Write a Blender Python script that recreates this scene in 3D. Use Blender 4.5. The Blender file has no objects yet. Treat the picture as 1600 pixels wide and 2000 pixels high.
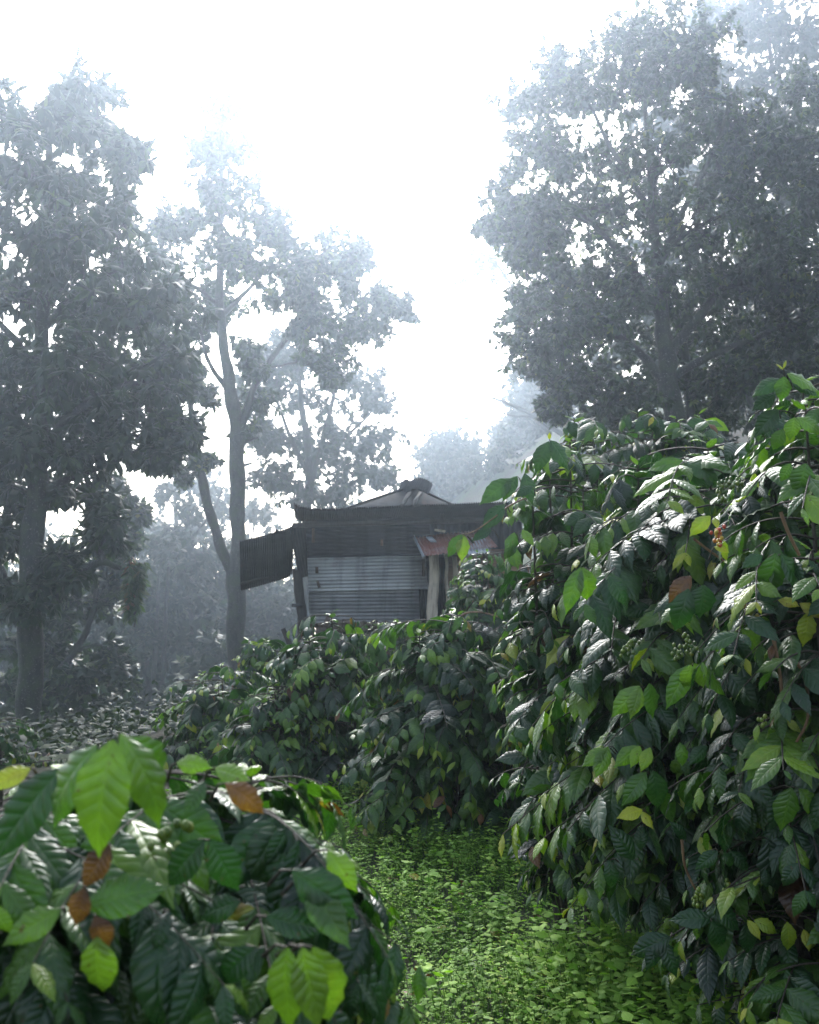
import bpy, math, numpy as np
from math import radians as R_
C = bpy.data.collections.new("place"); bpy.context.scene.collection.children.link(C)
scene = bpy.context.scene
rng = np.random.default_rng(7)

# ------------------------------------------------------------------ camera
CAMZ, PITCH, F = 1.6, R_(7.0), 2144.0          # F: focal length in pixels of the 1600x2000 photograph
cam_d = bpy.data.cameras.new("camera"); cam = bpy.data.objects.new("camera", cam_d); C.objects.link(cam)
cam.location = (0, 0, CAMZ); cam.rotation_euler = (math.pi/2 + PITCH, 0, 0)
cam_d.sensor_fit = 'VERTICAL'; cam_d.sensor_height = 30.0; cam_d.sensor_width = 24.0
cam_d.lens = 30.0*F/2000.0; cam_d.clip_start = 0.05; cam_d.clip_end = 1000
cam_d.dof.use_dof = True; cam_d.dof.focus_distance = 5.5; cam_d.dof.aperture_fstop = 5.0
scene.camera = cam
# ------------------------------------------------------------------ light
SUN_EL, SUN_AZ = 36.0, -6.0                    # degrees; azimuth from straight ahead (+Y), positive to the right
w = bpy.data.worlds.new("World"); scene.world = w; w.use_nodes = True
nt = w.node_tree; nt.nodes.clear()
sky = nt.nodes.new("ShaderNodeTexSky"); sky.sky_type = 'NISHITA'; sky.sun_disc = False
sky.sun_elevation = R_(SUN_EL); sky.sun_rotation = R_(SUN_AZ); sky.air_density = 1.2; sky.dust_density = 4.0; sky.ozone_density = 1.0
hs = nt.nodes.new("ShaderNodeHueSaturation"); hs.inputs["Saturation"].default_value = 0.7
bg = nt.nodes.new("ShaderNodeBackground"); bg.inputs["Strength"].default_value = 0.15
wo = nt.nodes.new("ShaderNodeOutputWorld")
nt.links.new(sky.outputs[0], hs.inputs['Color']); nt.links.new(hs.outputs[0], bg.inputs[0]); nt.links.new(bg.outputs[0], wo.inputs[0])
sun_d = bpy.data.lights.new("sun", 'SUN'); sun = bpy.data.objects.new("sun", sun_d); C.objects.link(sun)
sun_d.energy = 3.0; sun_d.angle = R_(40); sun_d.color = (0.97, 0.98, 1.0)
sun.rotation_euler = (-R_(90-SUN_EL), 0, -R_(SUN_AZ)); sun.location = (0, 30, 40)
vs = scene.view_settings; vs.view_transform = 'Standard'; vs.look = 'None'; vs.gamma = 1.0; vs.use_curve_mapping = False
vs.exposure = 1.3
cy = scene.cycles
cy.use_denoising = True; cy.denoiser = 'OPENIMAGEDENOISE'; cy.denoising_input_passes = 'RGB_ALBEDO_NORMAL'
cy.denoising_prefilter = 'ACCURATE'
cy.use_adaptive_sampling = True; cy.adaptive_threshold = 0.01
cy.max_bounces = 5; cy.diffuse_bounces = 2; cy.glossy_bounces = 2; cy.transmission_bounces = 2; cy.volume_bounces = 2; cy.transparent_max_bounces = 4
cy.caustics_reflective = False; cy.caustics_refractive = False
HAZE = 0.0030

# ------------------------------------------------------------------ helpers
def at(px, py, Y):
    """pixel of the photograph + distance along +Y -> point in the place"""
    u, v = (np.asarray(px, float)-800)/F, (1000-np.asarray(py, float))/F
    cp, sp = math.cos(PITCH), math.sin(PITCH)
    dy = cp - v*sp; dz = sp + v*cp
    t = np.asarray(Y, float)/dy
    return np.stack(np.broadcast_arrays(u*t, np.asarray(Y, float), CAMZ + dz*t), -1)
def S(a, b, x):
    t = np.clip((x-a)/(b-a), 0, 1); return t*t*(3-2*t)
def gz(x, y):
    x = np.asarray(x, float); y = np.asarray(y, float)
    z = 0.95*S(9.5, 19, y)*S(-6, -1.5, x)
    z = z - 4.2*(1-S(-9, -1.3, x))*S(8, 30, y) + 0.40*S(5, 9.5, y)*(1-S(11, 19, y)*S(-6, -1.5, x))
    z = z + 0.42*np.maximum(0, x-1.6)*S(5, 14, y)*(1-0.35*S(10, 40, x)) + 0.22*np.maximum(0, x-.75)*(1-S(5, 14, y))
    z = z + 11*S(30, 68, y)*S(-16, 10, x) + 10*S(16, 40, x)*S(10, 40, y)
    z = z + 0.05*np.sin(x*1.7+0.6)*np.sin(y*1.3) + 0.02*np.sin(x*4.3)*np.sin(y*3.9+1)
    return z
def nrm(a): return a/np.maximum(np.linalg.norm(a, axis=-1, keepdims=True), 1e-9)
def mesh_obj(name, V, Q, mats, parent=None, uv=None, tint=None, midx=None, smooth=True):
    me = bpy.data.meshes.new(name)
    V = np.asarray(V, np.float32); Q = np.asarray(Q, np.int32)
    me.vertices.add(len(V)); me.vertices.foreach_set("co", V.ravel())
    me.loops.add(Q.size); me.loops.foreach_set("vertex_index", Q.ravel())
    me.polygons.add(len(Q)); me.polygons.foreach_set("loop_start", np.arange(0, Q.size, 4, dtype=np.int32))
    me.polygons.foreach_set("loop_total", np.full(len(Q), 4, np.int32))
    if midx is not None: me.polygons.foreach_set("material_index", np.asarray(midx, np.int32))
    me.polygons.foreach_set("use_smooth", np.full(len(Q), smooth, bool))
    me.update(calc_edges=True)
    if uv is not None:
        l = me.uv_layers.new(name="UVMap"); l.data.foreach_set("uv", np.asarray(uv, np.float32)[Q.ravel()].ravel())
    if tint is not None:
        a = me.attributes.new("tint", 'FLOAT', 'POINT'); a.data.foreach_set("value", np.asarray(tint, np.float32))
    for m in (mats if isinstance(mats, (list, tuple)) else [mats]): me.materials.append(m)
    o = bpy.data.objects.new(name, me); C.objects.link(o)
    if parent is not None:
        o.parent = parent; o.matrix_parent_inverse = parent.matrix_world.inverted()
        o.matrix_parent_inverse.translation = -parent.location
    return o
def tag(o, label=None, cat=None, group=None, kind=None):
    if label: o['label'] = label
    if cat: o['category'] = cat
    if group: o['group'] = group
    if kind: o['kind'] = kind
    return o
def thing(name, label, cat, loc, group=None):
    o = bpy.data.objects.new(name, None); C.objects.link(o); o.location = [float(v) for v in loc]; o.empty_display_size = 0.2
    return tag(o, label, cat, group)
class Geo:
    """collects vertex / quad blocks into one mesh"""
    def __init__(s): s.V=[]; s.Q=[]; s.U=[]; s.T=[]; s.M=[]; s.n=0
    def add(s, V, Q, uv=None, tint=None, m=0):
        V = np.asarray(V, float).reshape(-1, 3); Q = np.asarray(Q, int).reshape(-1, 4)
        s.V.append(V); s.Q.append(Q+s.n); s.n += len(V)
        s.U.append(np.zeros((len(V), 2)) if uv is None else uv)
        s.T.append(np.zeros(len(V)) if tint is None else np.broadcast_to(tint, (len(V),)))
        s.M.append(np.full(len(Q), m, int))
    def build(s, name, mats, parent=None, smooth=True):
        return mesh_obj(name, np.concatenate(s.V), np.concatenate(s.Q), mats, parent, np.concatenate(s.U), np.concatenate(s.T), np.concatenate(s.M), smooth)
def tubes(geo, P, Rad, k=6, tint=0.0, m=0):
    """P (N,m,3) polylines, Rad (N,m) radii -> tubes (uv.x around, uv.y along in metres)"""
    P = np.asarray(P, float); Rad = np.asarray(Rad, float)
    if P.ndim == 2: P = P[None]; Rad = Rad[None]
    N, M, _ = P.shape
    T = nrm(np.gradient(P, axis=1))
    ref = np.where(np.abs(T[:, :1, 2:3]) > 0.9, np.array([[[1., 0, 0]]]), np.array([[[0, 0, 1.]]]))
    a = nrm(np.cross(T, np.broadcast_to(ref, T.shape))); b = np.cross(T, a)
    th = np.arange(k)/k*2*np.pi
    V = P[:, :, None] + Rad[:, :, None, None]*(a[:, :, None]*np.cos(th)[None, None, :, None] + b[:, :, None]*np.sin(th)[None, None, :, None])
    i = np.arange(M-1)[:, None]*k; j = np.arange(k)[None]
    q = np.stack([i+j, i+(j+1) % k, i+k+(j+1) % k, i+k+j], -1).reshape(-1, 4)
    Q = (np.arange(N)[:, None, None]*(M*k) + q[None]).reshape(-1, 4)
    L = np.concatenate([np.zeros((N, 1)), np.cumsum(np.linalg.norm(np.diff(P, axis=1), axis=-1), 1)], 1)
    uv = np.stack(np.broadcast_arrays(np.broadcast_to(np.abs(np.arange(k)/k*2-1)[None, None], (N, M, k)), L[:, :, None]), -1).reshape(-1, 2)
    geo.add(V.reshape(-1, 3), Q, uv, tint, m)
def spline(pts, rad, n):
    """Catmull-Rom through pts, n samples, radii interpolated"""
    p = np.asarray(pts, float); r = np.asarray(rad, float)
    p2 = np.concatenate([[2*p[0]-p[1]], p, [2*p[-1]-p[-2]]])
    t = np.linspace(0, len(p)-1-1e-6, n); i = t.astype(int); f = (t-i)[:, None]
    a, b, c, d = p2[i], p2[i+1], p2[i+2], p2[i+3]
    return 0.5*((2*b)+(c-a)*f+(2*a-5*b+4*c-d)*f**2+(3*b-a-3*c+d)*f**3), r[i]*(1-f[:, 0])+r[np.minimum(i+1, len(r)-1)]*f[:, 0]
def box(geo, c, s, rot=None, m=0, tint=0.0):
    sx, sy, sz = np.array(s)/2
    V = np.array([[-sx,-sy,-sz],[sx,-sy,-sz],[sx,sy,-sz],[-sx,sy,-sz],[-sx,-sy,sz],[sx,-sy,sz],[sx,sy,sz],[-sx,sy,sz]])
    uv = np.stack([V[:, 0]+V[:, 1], V[:, 2]], -1)
    if rot is not None: V = V@np.asarray(rot).T
    geo.add(V+np.array(c), [[0,3,2,1],[4,5,6,7],[0,1,5,4],[1,2,6,5],[2,3,7,6],[3,0,4,7]], uv, tint, m)
def beam(geo, a, b, wdt, thk, up=(0, 0, 1), m=0, tint=0.0):
    a = np.array(a, float); b = np.array(b, float); d = b-a; L = np.linalg.norm(d); d /= L
    s = nrm(np.cross(d, np.array(up, float))); n = np.cross(s, d)
    box(geo, (a+b)/2, (wdt, L, thk), np.stack([s, d, n], 1), m, tint)

# leaf templates: width along x, length along y, face normal +z
def leaf_template(nl, nw, half, curl, fold, wave, nwave=5.0, tip=0.16, peak=0.42, phase=0.0, twist=0.0):
    v = np.linspace(0, 1, nl+1); u = np.linspace(-1, 1, nw+1)
    vv = np.clip(v, 0, 1)
    prof = np.where(vv < peak, np.sin(np.pi/2*vv/peak)**0.85, np.cos(np.pi/2*(vv-peak)/(1-peak))**1.15)
    prof = np.where(vv > 1-tip, prof*(0.45+0.55*(1-vv)/tip), prof)
    prof[0] = 0.06; prof[-1] = 0.02
    th = curl*(v-0.1)*np.abs(v)**0.3; th -= th[0]
    yc = np.concatenate([[0], np.cumsum(np.cos((th[1:]+th[:-1])/2))])/nl; zc = np.concatenate([[0], -np.cumsum(np.sin((th[1:]+th[:-1])/2))])/nl
    U, Vv = np.meshgrid(u, v)
    W = half*prof[:, None]
    ruff = wave*np.sin(2*np.pi*nwave*Vv+phase+(U > 0)*1.3)*U**2*np.sin(np.pi*np.clip(Vv, 0, 1))
    x = U*W*math.cos(fold)*(1+0.05*np.sin(2*np.pi*nwave*Vv+phase)*(np.abs(U) > .9)*(wave > 0))
    zl = np.abs(U)*W*math.sin(fold) - 0.35*W*U**2 + ruff
    tw = twist*Vv
    x, zl = x*np.cos(tw)-zl*np.sin(tw), x*np.sin(tw)+zl*np.cos(tw)
    n_y = np.sin(th)[:, None]; n_z = np.cos(th)[:, None]
    P = np.stack([x, yc[:, None]+zl*n_y, zc[:, None]+zl*n_z], -1).reshape(-1, 3)
    i = np.arange(nl)[:, None]*(nw+1); j = np.arange(nw)[None]
    Q = np.stack([i+j, i+j+1, i+nw+1+j+1, i+nw+1+j], -1).reshape(-1, 4)
    UV = np.stack([U*0.5+0.5, Vv], -1).reshape(-1, 2)
    return P, Q, UV
def put_leaves(geo, P, D, Nn, L, tint, temps, m=0, wscale=None):
    """P base points, D direction, Nn face normal hint, L length; every leaf gets a random template"""
    P = np.asarray(P, float); D = nrm(np.asarray(D, float)); n0 = len(P)
    s = np.cross(D, Nn); bad = np.linalg.norm(s, axis=1) < 1e-3; s[bad] = np.cross(D[bad], [0.3, 0.9, 0.2]); s = nrm(s); n = np.cross(s, D)
    L = np.broadcast_to(np.asarray(L, float), (n0,)); tint = np.broadcast_to(np.asarray(tint, float), (n0,))
    ws = rng.uniform(0.85, 1.15, n0) if wscale is None else np.broadcast_to(wscale, (n0,))
    which = rng.integers(0, len(temps), n0)
    for t, (TP, TQ, TU) in enumerate(temps):
        k = np.nonzero(which == t)[0]
        if not len(k): continue
        V = (TP[None, :, 0:1]*ws[k, None, None]*s[k, None] + TP[None, :, 1:2]*D[k, None] + TP[None, :, 2:3]*n[k, None])*L[k, None, None] + P[k, None]
        Q = (np.arange(len(k))[:, None, None]*len(TP) + TQ[None])
        geo.add(V.reshape(-1, 3), Q.reshape(-1, 4), np.tile(TU, (len(k), 1)), np.repeat(tint[k], len(TP)), m)
def rdir(n):
    return nrm(rng.normal(size=(n, 3)))

# ------------------------------------------------------------------ materials
def mat(name):
    m = bpy.data.materials.new(name); m.use_nodes = True; nt = m.node_tree; nt.nodes.clear()
    out = nt.nodes.new("ShaderNodeOutputMaterial"); b = nt.nodes.new("ShaderNodeBsdfPrincipled")
    nt.links.new(b.outputs[0], out.inputs[0]); return m, nt, b, out
def N(nt, t, **kw):
    n = nt.nodes.new(t)
    for k, v in kw.items():
        if k.startswith('i_'): n.inputs[int(k[2:])].default_value = v
        else: setattr(n, k, v)
    return n
def math_(nt, op, a, b=None, c=None):
    n = nt.nodes.new("ShaderNodeMath"); n.operation = op
    for i, v in enumerate((a, b, c)):
        if v is None: continue
        if isinstance(v, (int, float)): n.inputs[i].default_value = v
        else: nt.links.new(v, n.inputs[i])
    return n.outputs[0]
def ramp(nt, fac, stops, interp='LINEAR'):
    r = nt.nodes.new("ShaderNodeValToRGB"); r.color_ramp.interpolation = interp
    e = r.color_ramp.elements
    while len(e) < len(stops): e.new(0.5)
    for el, (p, c) in zip(e, stops): el.position = p; el.color = (*c, 1)
    nt.links.new(fac, r.inputs[0]); return r.outputs[0]
def mixc(nt, fac, a, b, mode='MIX'):
    n = nt.nodes.new("ShaderNodeMix"); n.data_type = 'RGBA'; n.blend_type = mode
    for i, v in ((0, fac), (6, a), (7, b)):
        if isinstance(v, (int, float)): n.inputs[i].default_value = v
        elif isinstance(v, tuple): n.inputs[i].default_value = (*v, 1)
        else: nt.links.new(v, n.inputs[i])
    return n.outputs[2]
def noise(nt, scale, detail=3, rough=0.55, vec=None, stretch=None):
    n = nt.nodes.new("ShaderNodeTexNoise"); n.inputs['Scale'].default_value = scale; n.inputs['Detail'].default_value = detail; n.inputs['Roughness'].default_value = rough
    src = vec
    if src is None:
        tc = nt.nodes.new("ShaderNodeTexCoord"); src = tc.outputs['Object']
    if stretch:
        mp = nt.nodes.new("ShaderNodeMapping"); mp.inputs['Scale'].default_value = stretch; nt.links.new(src, mp.inputs[0]); src = mp.outputs[0]
    nt.links.new(src, n.inputs['Vector']); return n.outputs[0]
def bump(nt, h, strength, dist, b):
    n = nt.nodes.new("ShaderNodeBump"); n.inputs['Strength'].default_value = strength; n.inputs['Distance'].default_value = dist
    nt.links.new(h, n.inputs['Height']); nt.links.new(n.outputs[0], b.inputs['Normal']); return n
def leaf_mat(name, stops, veins=0, rough=0.35, transl=0.25, spec=0.5, veinmix=0.35, bumpd=0.004, trans_tint=(0.35, 0.55, 0.08), blotch=0.5, vary=.08, spots=0):
    m, nt, b, out = mat(name)
    at_ = N(nt, "ShaderNodeAttribute", attribute_name="tint")
    col = ramp(nt, math_(nt, 'ADD', at_.outputs['Fac'], math_(nt, 'MULTIPLY', math_(nt, 'SUBTRACT', noise(nt, 35 if veins else 6, 3, 0.6), 0.5), vary)), stops)
    n1 = noise(nt, 9, 3)
    col = mixc(nt, blotch, col, mixc(nt, 1.0, col, ramp(nt, n1, [(0.3, (0.55, 0.6, 0.6)), (0.7, (1.35, 1.3, 1.15))]), 'MULTIPLY'))
    if veins:
        uv = N(nt, "ShaderNodeUVMap", uv_map="UVMap"); sp = N(nt, "ShaderNodeSeparateXYZ"); nt.links.new(uv.outputs[0], sp.inputs[0])
        du = math_(nt, 'ABSOLUTE', math_(nt, 'SUBTRACT', sp.outputs[0], 0.5))
        ph = math_(nt, 'SUBTRACT', math_(nt, 'MULTIPLY', sp.outputs[1], float(veins)), math_(nt, 'MULTIPLY', math_(nt, 'POWER', du, 1.0), 2.2))
        sn = math_(nt, 'ABSOLUTE', math_(nt, 'SINE', math_(nt, 'MULTIPLY', ph, math.pi)))
        hgt = math_(nt, 'POWER', sn, 0.55)
        mid = math_(nt, 'SMOOTH_MIN', math_(nt, 'MULTIPLY', du, 14.0), 1.0, 0.3)
        hgt2 = math_(nt, 'MULTIPLY', hgt, mid)
        bump(nt, hgt2, 0.38, bumpd, b)
        vmask = math_(nt, 'SUBTRACT', 1.0, math_(nt, 'MULTIPLY', math_(nt, 'MINIMUM', math_(nt, 'MULTIPLY', sn, 5.0), 1.0), mid))
        vc = mixc(nt, 1.0, col, (1.7, 1.6, 1.4), 'MULTIPLY')
        col = mixc(nt, math_(nt, 'MULTIPLY', vmask, veinmix), col, vc)
    if spots:
        sp_ = ramp(nt, noise(nt, 95, 2, 0.5), [(0.70, (0, 0, 0)), (0.74, (1, 1, 1))]); col = mixc(nt, math_(nt, 'MULTIPLY', sp_, spots), col, (0.07, 0.035, 0.015))
    nt.links.new(col, b.inputs['Base Color'])
    rn = noise(nt, 30, 2)
    nt.links.new(math_(nt, 'ADD', math_(nt, 'MULTIPLY', rn, 0.25), rough-0.12), b.inputs['Roughness'])
    b.inputs['Specular IOR Level'].default_value = spec
    tr = N(nt, "ShaderNodeBsdfTranslucent")
    nt.links.new(mixc(nt, 1.0, col, (2.6*trans_tint[0]+0.4, 2.6*trans_tint[1]+0.4, 2.6*trans_tint[2]+0.2), 'MULTIPLY'), tr.inputs[0])
    mx = N(nt, "ShaderNodeMixShader"); mx.inputs[0].default_value = transl
    nt.links.new(b.outputs[0], mx.inputs[1]); nt.links.new(tr.outputs[0], mx.inputs[2]); nt.links.new(mx.outputs[0], out.inputs[0])
    return m
def bark_mat(name, c1, c2, lichen=None, scale=14, rough=0.85):
    m, nt, b, out = mat(name)
    n1 = noise(nt, scale, 6, 0.65, stretch=(1, 1, 0.22)); n2 = noise(nt, 3.0, 3)
    col = ramp(nt, n1, [(0.3, c1), (0.7, c2)])
    if lichen:
        n3 = noise(nt, 26, 5, 0.7)
        col = mixc(nt, ramp(nt, n3, [(0.58, (0, 0, 0)), (0.64, (1, 1, 1))]), col, lichen)
        col = mixc(nt, ramp(nt, n2, [(0.45, (0, 0, 0)), (0.62, (.7, .7, .7))]), col, (0.035, 0.05, 0.02))
    nt.links.new(col, b.inputs['Base Color']); b.inputs['Roughness'].default_value = rough
    bump(nt, n1, 0.8, 0.02, b); return m
def metal_mat(name, c1, c2, rust=0.0, rough=0.5, rustc=(0.16, 0.05, 0.028), metallic=0.55):
    m, nt, b, out = mat(name)
    n1 = noise(nt, 2.2, 5, 0.6, stretch=(0.5, 1, 1.8)); n2 = noise(nt, 1.3, 6, 0.7); n3 = noise(nt, 22, 4, 0.7)
    col = ramp(nt, n1, [(0.3, c1), (0.7, c2)])
    st = noise(nt, 5, 4, 0.6, stretch=(1, 1, 0.12)); col = mixc(nt, ramp(nt, st, [(0.5, (0, 0, 0)), (0.72, (.75, .75, .75))]), col, tuple(v*.35 for v in c1))
    mask = ramp(nt, n2, [(max(0.02, 0.68-rust*0.5), (0, 0, 0)), (min(0.98, 0.80-rust*0.3), (1, 1, 1))])
    rc = ramp(nt, n3, [(0.3, tuple(v*0.5 for v in rustc)), (0.7, rustc)])
    col = mixc(nt, math_(nt, 'MULTIPLY', mask, min(1, 0.35+rust)), col, rc)
    nt.links.new(col, b.inputs['Base Color'])
    b.inputs['Metallic'].default_value = metallic*(1-rust)
    nt.links.new(math_(nt, 'ADD', math_(nt, 'MULTIPLY', n3, 0.3), rough-0.1), b.inputs['Roughness']); return m
def wood_mat(name, c1, c2, scale=8, stretch=(1, 1, 0.12)):
    m, nt, b, out = mat(name)
    n1 = noise(nt, scale*3, 5, 0.65, stretch=stretch); n2 = noise(nt, 2.5, 4)
    col = ramp(nt, n1, [(0.3, c1), (0.7, c2)]); col = mixc(nt, ramp(nt, n2, [(0.5, (0, 0, 0)), (0.7, (.6, .6, .6))]), col, tuple(v*0.4 for v in c1))
    nt.links.new(col, b.inputs['Base Color']); b.inputs['Roughness'].default_value = 0.8; bump(nt, n1, 0.6, 0.01, b); return m

COFFEE = leaf_mat("coffee_leaf", [(0.0, (0.005, 0.015, 0.009)), (0.33, (0.016, 0.056, 0.016)), (0.50, (0.060, 0.135, 0.020)), (0.64, (0.15, 0.25, 0.025)), (0.83, (0.32, 0.32, 0.03)), (0.91, (0.17, 0.07, 0.022)), (1.0, (0.07, 0.028, 0.016))], veins=8, rough=0.32, transl=0.20, spec=0.52, bumpd=0.005, veinmix=.25, vary=.16, spots=.8)
TREELEAF = leaf_mat("tree_leaf", [(0.0, (0.009, 0.021, 0.010)), (0.5, (0.022, 0.046, 0.016)), (0.8, (0.06, 0.10, 0.025)), (1.0, (0.15, 0.16, 0.05))], rough=0.45, transl=0.2, spec=0.4)
FARLEAF = leaf_mat("far_leaf", [(0.0, (0.015, 0.025, 0.018)), (0.6, (0.03, 0.05, 0.03)), (1.0, (0.08, 0.10, 0.04))], rough=0.6, transl=0.15, spec=0.3)
WEED = leaf_mat("weed_leaf", [(0.0, (0.045, 0.10, 0.022)), (0.4, (0.15, 0.28, 0.050)), (0.75, (0.26, 0.42, 0.075)), (1.0, (0.38, 0.44, 0.10))], veins=6, rough=0.62, transl=0.3, spec=0.2, veinmix=0.25, bumpd=0.001)
FERN = leaf_mat("epiphyte_leaf", [(0.0, (0.02, 0.04, 0.015)), (0.6, (0.05, 0.085, 0.03)), (1.0, (0.16, 0.06, 0.03))], rough=0.5, transl=0.25)
BARK = bark_mat("bark", (0.010, 0.010, 0.011), (0.04, 0.038, 0.036), lichen=(0.15, 0.15, 0.14))
BARK2 = bark_mat("bark_smooth", (0.014, 0.014, 0.015), (0.055, 0.05, 0.047), lichen=(0.12, 0.12, 0.11))
TWIG = bark_mat("twig", (0.10, 0.05, 0.025), (0.28, 0.16, 0.08), scale=40, rough=0.6)
GREENTWIG = bark_mat("green_twig", (0.03, 0.04, 0.015), (0.09, 0.11, 0.04), scale=40, rough=0.5)
DARKTWIG = bark_mat("dark_twig", (0.025, 0.02, 0.015), (0.07, 0.055, 0.04), scale=40, rough=0.7)
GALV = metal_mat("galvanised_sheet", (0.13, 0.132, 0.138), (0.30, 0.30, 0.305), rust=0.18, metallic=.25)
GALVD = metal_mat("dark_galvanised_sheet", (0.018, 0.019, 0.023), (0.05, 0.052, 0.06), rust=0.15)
ROOFM = metal_mat("dark_roof_sheet", (0.012, 0.013, 0.016), (0.04, 0.041, 0.047), rust=0.1, rough=0.85, metallic=0.0)  # near-black base tone with noise variation and a little rust
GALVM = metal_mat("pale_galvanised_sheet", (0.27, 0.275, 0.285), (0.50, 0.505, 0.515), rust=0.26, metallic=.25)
RUST = metal_mat("rusty_sheet", (0.22, 0.20, 0.20), (0.42, 0.40, 0.41), rust=0.75, rough=0.65, rustc=(0.30, 0.10, 0.065))
ZINC = metal_mat("bare_zinc_sheet", (0.35, 0.36, 0.39), (0.6, 0.62, 0.66), rust=0.05, rough=0.5)
WOOD = wood_mat("weathered_wood", (0.05, 0.035, 0.026), (0.14, 0.10, 0.075))
PLANK = wood_mat("brown_plank", (0.10, 0.05, 0.03), (0.32, 0.18, 0.11), stretch=(0.12, 1, 1))
PALE = wood_mat("peeled_post", (0.26, 0.20, 0.15), (0.74, 0.64, 0.52))
POSTD = wood_mat("dark_post", (0.018, 0.016, 0.015), (0.05, 0.045, 0.042))

def berry_mat():
    m, nt, b, out = mat("coffee_cherry")
    a = N(nt, "ShaderNodeAttribute", attribute_name="tint")
    nt.links.new(ramp(nt, a.outputs['Fac'], [(0.0, (0.05, 0.10, 0.02)), (0.5, (0.16, 0.22, 0.03)), (0.75, (0.55, 0.36, 0.04)), (1.0, (0.45, 0.06, 0.03))]), b.inputs['Base Color'])
    b.inputs['Roughness'].default_value = 0.3; return m
CHERRY = berry_mat()
def ground_mat():
    m, nt, b, out = mat("ground_soil")
    n1 = noise(nt, 5, 6, 0.7); n2 = noise(nt, 0.5, 4)
    a = ramp(nt, n1, [(0.3, (0.014, 0.011, 0.007)), (0.6, (0.035, 0.026, 0.015)), (0.75, (0.025, 0.05, 0.012))])
    g = ramp(nt, n1, [(0.3, (0.015, 0.03, 0.01)), (0.7, (0.045, 0.085, 0.022))])
    nt.links.new(mixc(nt, ramp(nt, n2, [(0.40, (0, 0, 0)), (0.6, (1, 1, 1))]), a, g), b.inputs['Base Color'])
    b.inputs['Roughness'].default_value = 0.95; bump(nt, n1, 1.0, 0.06, b); return m
GROUND = ground_mat()

# ------------------------------------------------------------------ ground
def make_ground():
    def axis(lo, hi, fl, fh, fine, coarse):
        a = np.arange(fl, fh+1e-6, fine); l = np.arange(lo, fl, coarse); h = np.arange(fh+coarse, hi+1e-6, coarse)
        return np.concatenate([l, a, h])
    xs = axis(-120, 120, -8, 10, 0.2, 3.0); ys = axis(-30, 190, -2, 24, 0.2, 3.0)
    X, Y = np.meshgrid(xs, ys); Z = gz(X, Y)
    near = (np.abs(X) < 12) & (Y < 26)
    Z = Z + np.where(near, 0.03*np.sin(X*9+Y*3)*np.sin(Y*8-X*2), 0.25*np.sin(X*.5)*np.sin(Y*.4))
    nx = len(xs); i = np.arange(len(ys)-1)[:, None]*nx; j = np.arange(nx-1)[None]
    Q = np.stack([i+j, i+j+1, i+nx+j+1, i+nx+j], -1).reshape(-1, 4)
    o = mesh_obj("ground", np.stack([X, Y, Z], -1).reshape(-1, 3), Q, GROUND); tag(o, kind='structure')
make_ground()

# ------------------------------------------------------------------ hut
def corrugated(geo, A, B, Dn, ncor, amp=0.011, per=8, sag=None, m=0, ragged=0.0):
    """sheet from edge A->B (corrugations counted along it) swept by vector Dn; waves stand on the sheet's normal; 3 mm thick"""
    A = np.array(A, float); B = np.array(B, float); Dn = np.array(Dn, float)
    n = int(ncor*per); t = np.linspace(0, 1, n+1); nr = 5 if sag is None else 9; r = np.linspace(0, 1, nr)
    nn = nrm(np.cross(B-A, Dn)); off = amp*np.sin(2*np.pi*ncor*t)
    base = A[None]+(B-A)[None]*t[:, None]
    if sag is not None: base = base + sag(t)
    L = np.linalg.norm(Dn); jag = 1+ragged*(np.interp(t, np.linspace(0, 1, 9), rng.uniform(-1, 1, 9)))/L
    G = base[None] + Dn[None, None]*(r[:, None]*jag[None])[..., None] + off[None, :, None]*nn[None, None]
    V = np.concatenate([(G+nn*0.0015).reshape(-1, 3), (G-nn*0.0015).reshape(-1, 3)])
    w_ = n+1; i = np.arange(nr-1)[:, None]*w_; j = np.arange(n)[None]
    q = np.stack([i+j, i+j+1, i+w_+j+1, i+w_+j], -1).reshape(-1, 4); o = nr*w_
    e = np.arange(n); last = (nr-1)*w_; f = np.arange(nr-1)
    Q = np.concatenate([q, q[:, ::-1]+o, np.stack([e, e+o, e+1+o, e+1], -1), np.stack([last+e, last+e+1, last+e+1+o, last+e+o], -1),
        np.stack([f*w_, (f+1)*w_, (f+1)*w_+o, f*w_+o], -1), np.stack([f*w_+n, f*w_+n+o, (f+1)*w_+n+o, (f+1)*w_+n], -1)])
    geo.add(V, Q, np.zeros((len(V), 2)), 0.0, m)
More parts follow.
